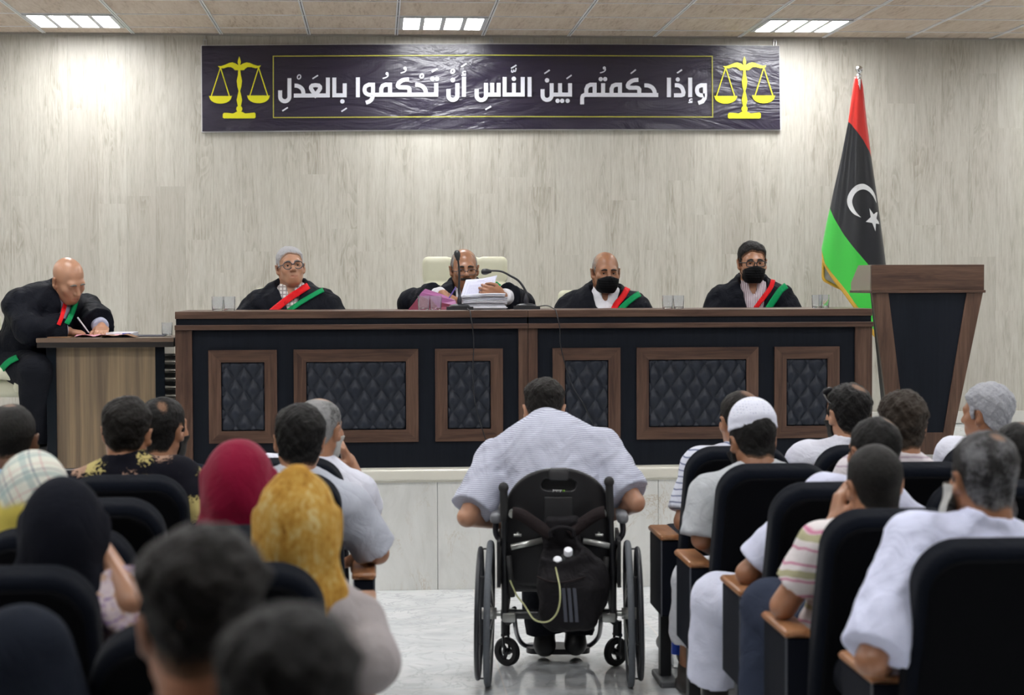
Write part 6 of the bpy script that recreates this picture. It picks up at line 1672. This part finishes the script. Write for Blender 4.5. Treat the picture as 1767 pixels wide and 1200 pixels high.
p.layer('beard', .005, lambda X: np.minimum(np.minimum(X[:, 1] + .005, -.03 - X[:, 2]), X[:, 2] + .125), HBLK, dens=lambda V: np.ones(len(V)))
S = ('L', 1, 0)
p = sitter('man with thick black hair, light grey sleeve on the aisle armrest', S, 516, 699, skin_col=SK1, hrot=(6, 0, 3), arms={'R': (lo(S, 652, 955, .36), lo(S, 610, 968, .62))}, cell=.0065, w=1.05)
p.hair(HBLK, side=.013, top=.020, line='low', curl=.004); p.shirt(cloth('light_grey_shirt', (.42, .44, .50), .8, .5), 'short', loose=.034, cuff=.93); p.trousers(DKT)
S = ('L', 1, 1)
def floral():
    t = NT('floral_black_cotton'); v = t.coord((1, .5, 1))
    vo = t.t.nodes.new('ShaderNodeTexVoronoi'); t.l(v, vo.inputs['Vector']); vo.inputs['Scale'].default_value = 10.5; vo.inputs['Randomness'].default_value = .9
    wb = t.noise(t.coord(), 46, 3, .6, 2.2); d = t.math('ADD', vo.outputs['Distance'], t.math('MULTIPLY', t.math('SUBTRACT', wb, .5), .9))
    sx = t.sep(vo.outputs['Color']); pc = t.mix(t.math('GREATER_THAN', sx[0], .5), (.46, .38, .15), (.38, .24, .17))
    f = t.math('MULTIPLY', t.math('SUBTRACT', 1, t.step(d, .37, .45)), t.math('GREATER_THAN', sx[1], .04))
    t.set(t.mix(f, (.006, .006, .010), pc), .85, spec=.08); return t.m
p = sitter('man in a black shirt with yellow and pink flowers', S, 219, 684, hrot=(-8, 6, 3), skin_col=SK1, bodyx=CL[1] + .03, nz=.022, arms={'R': (np.array((.31, .12, .72)), np.array((.22, .4, .66)))}, w=1.08)
p.hair(HBLK2, side=.007, top=.016, line='short', curl=.004, fade=.022); p.shirt(floral(), 'short', loose=.03, cuff=.95); p.trousers(DKT)
S = ('L', 1, 2)
p = sitter('close-cropped dark-skinned man cut by the left edge', S, 20, 693, skin_col=SK4, hrot=(0, 2, 0), hs=1.04)
p.hair(HCUT, side=.0035, top=.005, line='short', bald=[(.0, -.03, .03)], curl=.001); p.shirt(cloth('blue_navy_shirt', (.016, .020, .035), .85, .4), 'long'); p.trousers(DKT)
MB().tube([Vector(p.N + p.nd * .062 + p.rt * .072 * math.cos(a) + nrm(p.fr - p.up * .3) * .072 * math.sin(a)) for a in np.linspace(0, 2 * PI, 25)[:-1]], .012, 8, closed=True).build('collar', cloth('light_blue_collar', (.28, .40, .58), .8, .2), p.o, 0)
S = ('L', 3, 0)
p = sitter('woman in a maroon headscarf', S, 412, 748, hs=.97, hairtop=.030, skin_col=SK1, w=.9)
p.hijab(cloth('maroon_jersey', (.19, .003, .026), .8, .5, .1), drape=.17, r=.013, width=.125, spread=.45); p.shirt(cloth('dark_dress', (.015, .015, .02), .85), 'long'); p.trousers(DKT)
S = ('L', 3, 1)
def plaid():
    t = NT('pale_plaid_scarf'); v = t.coord(rot=(0, .5, 0)); x, y, z = t.sep(v); z2 = t.math('ADD', z, t.math('MULTIPLY', y, .6))
    def band(a, p, lo_, hi_): u = t.math('FRACT', t.math('DIVIDE', a, p)); return t.math('MULTIPLY', t.math('GREATER_THAN', u, lo_), t.math('LESS_THAN', u, hi_))
    c = t.mix(t.noise(v, 8, 2), (.60, .62, .52), (.66, .66, .60))
    for a in (x, z2):
        c = t.mix(t.math('MULTIPLY', band(a, .085, .0, .22), .55), c, (.26, .36, .36)); c = t.mix(t.math('MULTIPLY', band(a, .085, .30, .36), .7), c, (.13, .15, .20)); c = t.mix(t.math('MULTIPLY', band(a, .085, .60, .63), .7), c, (.5, .2, .22))
    zz = t.sep(t.coord())[2]; c = t.mix(t.step(t.math('SUBTRACT', t.math('MULTIPLY', zz, -1), t.math('MULTIPLY', t.noise(v, 12, 2), .05)), -1.10, -1.07), c, (.58, .48, .10))
    t.set(c, .85, spec=.1); t.bump(t.noise(v, 10, 3), .4, .02); return t.m
p = sitter('woman in a pale plaid headscarf at the left edge', S, 58, 768, hs=.97, hairtop=.030, skin_col=SK1, w=.9, bodyx=CL[1] - .06)
p.hijab(plaid(), drape=.2, r=.014, width=.19, seed=2); p.shirt(cloth('dark_dress', (.015, .015, .02)), 'long'); p.trousers(DKT)
S = ('L', 4, 0)
def mustard():
    t = NT('mottled_mustard_scarf'); v = t.coord((1, 1, .6)); a = t.noise(v, 20, 5, .7, .6); b = t.noise(v, 90, 3, .7)
    c = t.ramp(t.math('ADD', t.math('MULTIPLY', a, .6), t.math('MULTIPLY', b, .4)), [(.34, (.14, .055, .010)), (.46, (.40, .21, .035)), (.54, (.47, .29, .07)), (.64, (.56, .47, .25))])
    t.set(c, .85, spec=.1); t.bump(t.noise(v, 10, 3), .4, .02); return t.m
p = sitter('woman in a mottled mustard headscarf, grey sleeve on the armrest', S, 512, 803, hs=.97, hairtop=.032, skin_col=SK1, w=.95, bodyx=CL[0], arms={'R': (lo(S, 634, 1140, .22, CL[0]), lo(S, 606, 1165, .5, CL[0]))})
p.hijab(mustard(), drape=.17, r=.013, width=.12, seed=1, peak=.012, spread=.3); p.shirt(cloth('taupe_dress', (.33, .30, .30), .85, .6), 'long', loose=.035); p.trousers(cloth('taupe_dress', (.33, .30, .30)), loose=.03)
S = ('L', 4, 1)
p = sitter('woman in a black headscarf raising her bare forearm to her chin', S, 110, 812, hs=.97, hairtop=.030, skin_col=SK3, w=.9, bodyx=CL[1] + .06, hrot=(0, 0, 0), cell=.0065,
           arms={'R': (lo(S, 226, 1040, .22, CL[1] + .06), lo(S, 176, 950, .30, CL[1] + .06))}, hands={'R': dict(dir=(-.5, .3, .8), palm=(-.9, 0, .2), curl=.6)})
p.hijab(cloth('black_scarf', (.008, .009, .014), .9, .5), drape=.22, r=.013, width=.15, seed=4, spread=.6)
def printd():
    t = NT('floral_print_dress'); v = t.coord(); a = t.noise(v, 26, 4, .6, 2.0); b = t.noise(v, 40, 3, .6, 1)
    t.set(t.mix(t.step(b, .52, .60), t.ramp(a, [(.38, (.22, .15, .30)), (.48, (.52, .42, .48)), (.58, (.60, .52, .52))]), (.45, .30, .20)), .8); return t.m
p.shirt(printd(), 'short', loose=.045, cuff=1.2); p.trousers(DKT)
S = ('L', 6, 0)
p = sitter('nearby man with a tall quiff and faded sides, out of focus', S, 350, 898, dy=.30, hs=1.0, skin_col=(.40, .19, .11), hrot=(0, 0, 0), bodyx=-.26, hairtop=.03)
p.hair(HBLK2, side=.004, top=.026, line='short', curl=.005, fade=.07); p.shirt(cloth('dark_shirt', (.012, .012, .015)), 'long'); p.trousers(DKT)
S = ('L', 7, 0)
p = sitter('nearest dark-haired head at the bottom edge, strongly out of focus', S, 497, 1054, dy=.37, hs=.89, skin_col=(.30, .17, .11), bodyx=-.09)
p.hair(HBLK, side=.010, top=.022, line='low', curl=.005); p.shirt(cloth('charcoal_shirt', (.022, .022, .026)), 'long'); p.trousers(DKT)
# right block
S = ('R', 0, 0)
p = sitter('man with thinning dark hair and striped polo, half hidden by the white skullcap', S, 1277, 672, hrot=(14, 0, 0), skin_col=SK1, arms={'L': (lo(S, 1180, 900, .22), lo(S, 1210, 935, .5))})
p.hair(HBLK2, side=.007, top=.008, line='short', bald=[(.02, -.05, .05)], rec=.02); p.shirt(stripes('blue_striped_polo', (.58, .60, .68), (.12, .14, .24), .026, .10), 'short', loose=.03, cuff=.85); p.trousers(DKT)
S = ('R', 0, 1)
p = sitter('man in a white shirt with sunglasses pushed up on his head', S, 1463, 661, hrot=(18, 3, 0), skin_col=SK3, w=1.08, bodyx=CRX[1] - .09)
p.hair(HBLK, side=.008, top=.014, line='low', bald=[(.015, -.055, .042)], curl=.005); p.shirt(WTR, 'short'); p.trousers(DKT)
p.layer('beard', .008, lambda X: np.minimum(np.minimum(X[:, 1] + .0, -.03 - X[:, 2]), X[:, 2] + .135), HBLK, dens=lambda V: np.ones(len(V)))
g = MB()
for sg in (-1, 1):
    g.tube([Vector(p.hw(q)) for q in ((sg * .07, .075, .075), (sg * .083, .03, .055), (sg * .085, -.03, .035))], .0035, 6)
    g.add((lambda b: (bmesh.ops.create_uvsphere(b, u_segments=14, v_segments=8, radius=1), b)[1])(bmesh.new()), Matrix.Translation(Vector(p.hw((sg * .035, .093, .082)))) @ Matrix(p.R.tolist()).to_4x4() @ Matrix.Diagonal((.032, .006, .022, 1)))
sg_ = g.build('sunglasses', BGLASS, None, 0); sg_.location = p.o.location; tag(sg_, 'dark sunglasses resting on the head of the man in white', 'sunglasses')
S = ('R', 0, 2)
p = sitter('grey-haired man in profile at the right, looking left', S, 1703, 661, hrot=(42, -2, 0), skin_col=SK2, bodyx=CRX[2] - .05)
p.hair(HGRY, side=.011, top=.016, line='low', curl=.004); p.shirt(WTR, 'long'); p.trousers(DKT)
S = ('R', 1, 0)
p = sitter('man in a white knitted skullcap and light grey shirt', S, 1298, 702, dy=.32, hrot=(12, -15, 0), skin_col=SK2, arms={'L': (lo(S, 1212, 930, .26), lo(S, 1250, 960, .5))}, cell=.0065, w=1.06,
           legs={'L': (lo(S, 1200, 1003, .66), lo(S, 1188, 1160, .84), lo(S, 1178, 1182, .98))})
p.hair(HBLK, side=.008, top=.008, line='low')
def knit():
    t = NT('white_knitted_cap'); v = t.coord(); vo = t.t.nodes.new('ShaderNodeTexVoronoi'); t.l(v, vo.inputs['Vector']); vo.inputs['Scale'].default_value = 95; vo.inputs['Randomness'].default_value = .25
    c = t.mix(t.step(vo.outputs['Distance'], .12, .34), (.42, .45, .62), (.70, .72, .82)); t.set(c, .85); t.bump(t.step(vo.outputs['Distance'], .1, .4), .6, .006); return t.m
KN = knit(); KB = cloth('white_cap_band', (.68, .70, .80), .85, .25)
cap = Fld(); cap.cone((0, -.018, .045), (0, -.022, .074), .094, .090, k=.01); cap.fn(lambda X: .040 - X[:, 2], (0, 0, .05), .3, op=2); cap.ell((0, -.02, .076), (.087, .094, .044), k=.012)
V, Q = surface(lambda X: cap(X), (-.14, -.16, .0), (.14, .14, .2), .0045); c_ = mesh_np('skullcap', V @ p.R.T * p.hs + p.H, Q, [KB, KN], p.o, mi=(V[Q].mean(1)[:, 2] > .084).astype(int))
p.layer('beard', .014, lambda X: np.minimum(np.minimum(X[:, 1] - .0, -.03 - X[:, 2]), X[:, 2] + .15), HBLK, dens=lambda V: np.ones(len(V)))
p.shirt(cloth('pale_grey_shirt', (.44, .46, .48), .85, .7), 'short', loose=.038, cuff=.98); p.trousers(cloth('pale_thobe', (.55, .56, .60)), loose=.035, ankle=.60); p.shoes(plain('brown_sandal', (.035, .028, .025), .6))
S = ('R', 1, 1)
p = sitter('man with curly brown hair in a white and pink striped shirt', S, 1557, 676, hrot=(-4, 0, 0), skin_col=SK1, bodyx=CRX[1] - .10, w=1.0)
p.hair(HBRN, side=.013, top=.020, line='low', curl=.006); p.shirt(stripes('white_pink_striped_shirt', (.62, .58, .60), (.42, .34, .40), .032, .10), 'short'); p.trousers(DKT)
S = ('R', 2, 0)
p = sitter('balding man in a white short-sleeved shirt, leaning to the right', S, 1508, 716, hrot=(16, -2, 2), skin_col=SK2, bodyx=CRX[0] + .06, arms={'L': (lo(S, 1290, 990, .30, CRX[0] + .06), lo(S, 1330, 1012, .55, CRX[0] + .06))}, cell=.0068,
           legs={'L': (lo(S, 1240, 1035, .70, CRX[0] + .06), lo(S, 1232, 1178, .80, CRX[0] + .06), lo(S, 1226, 1205, .95, CRX[0] + .06))})
p.hair(HBLK, side=.005, top=.006, line='low', bald=[(.03, -.05, .03)]); p.shirt(cloth('lilac_white_cotton', (.58, .60, .74), .8, .55), 'short', loose=.032, cuff=.90, hem=.62); p.trousers(cloth('white_trousers_cloth', (.60, .62, .74), .8, .5), loose=.035, g=.02); p.shoes(SHOE)
S = ('R', 2, 1)
p = sitter('dark-haired man cut by the right edge, behind the grey-bearded man', S, 1756, 726, hrot=(0, 0, 0), skin_col=SK2)
p.hair(HBLK, side=.007, top=.009, line='low', bald=[(.02, -.03, .035)]); p.shirt(DKT, 'long'); p.trousers(DKT)
S = ('R', 3, 0)
p = sitter('boy with cropped hair resting his cheek on his hand', S, 1508, 763, hs=.98, hrot=(8, 0, -3), skin_col=SK1, cell=.0062, w=.95, bodyx=CRX[0] - .02, neck=None,
           arms={'L': (lo(S, 1352, 1046, .36, CRX[0] - .02), lo(S, 1440, 902, .38, CRX[0] - .02))}, hands={'L': dict(dir=(.25, .15, .9), palm=(.95, .1, 0), curl=.3, thumb=.2)},
           legs={'L': (lo(S, 1330, 1050, .62, CRX[0] - .02), lo(S, 1322, 1240, .62, CRX[0] - .02))})
p.hair(HCUT, side=.0045, top=.006, line='low', curl=.001); p.shirt(stripes('pink_striped_polo', (.66, .62, .62), (.50, .16, .27), .050, .07, line2=(.40, .38, .24)), 'short', loose=.024, cuff=.66); p.trousers(JEAN, loose=.025, g=.02); p.shoes(SHOE)
S = ('R', 4, 0)
p = sitter('grey-bearded man in a white shirt, nearest on the right', S, 1697, 741, hrot=(10, 0, 0), skin_col=SK2, cell=.0065, w=1.12, bodyx=CRX[0] + .06, arms={'L': (lo(S, 1503, 1140, .10, CRX[0] + .06), lo(S, 1540, 1160, .40, CRX[0] + .06))}, sh_drop=.05)
p.hair(HSLT, side=.006, top=.009, line='low', bald=[(.01, -.06, .028)]); p.shirt(cloth('white_blue_shirt', (.62, .65, .82), .8, .6), 'short', loose=.040, cuff=.93, amp=.006); p.trousers(DKT)
p.layer('beard', lambda X: .016 + .03 * smoothstep(-X[:, 2], .03, .11), lambda X: np.minimum(np.minimum(X[:, 1] - .008, -.02 - X[:, 2]), X[:, 2] + .165), HWHT, dens=lambda V: np.ones(len(V)))
for q in AUD:
    if not any(c.name.startswith('shoe') for c in q.o.children): q.shoes(SHOE)
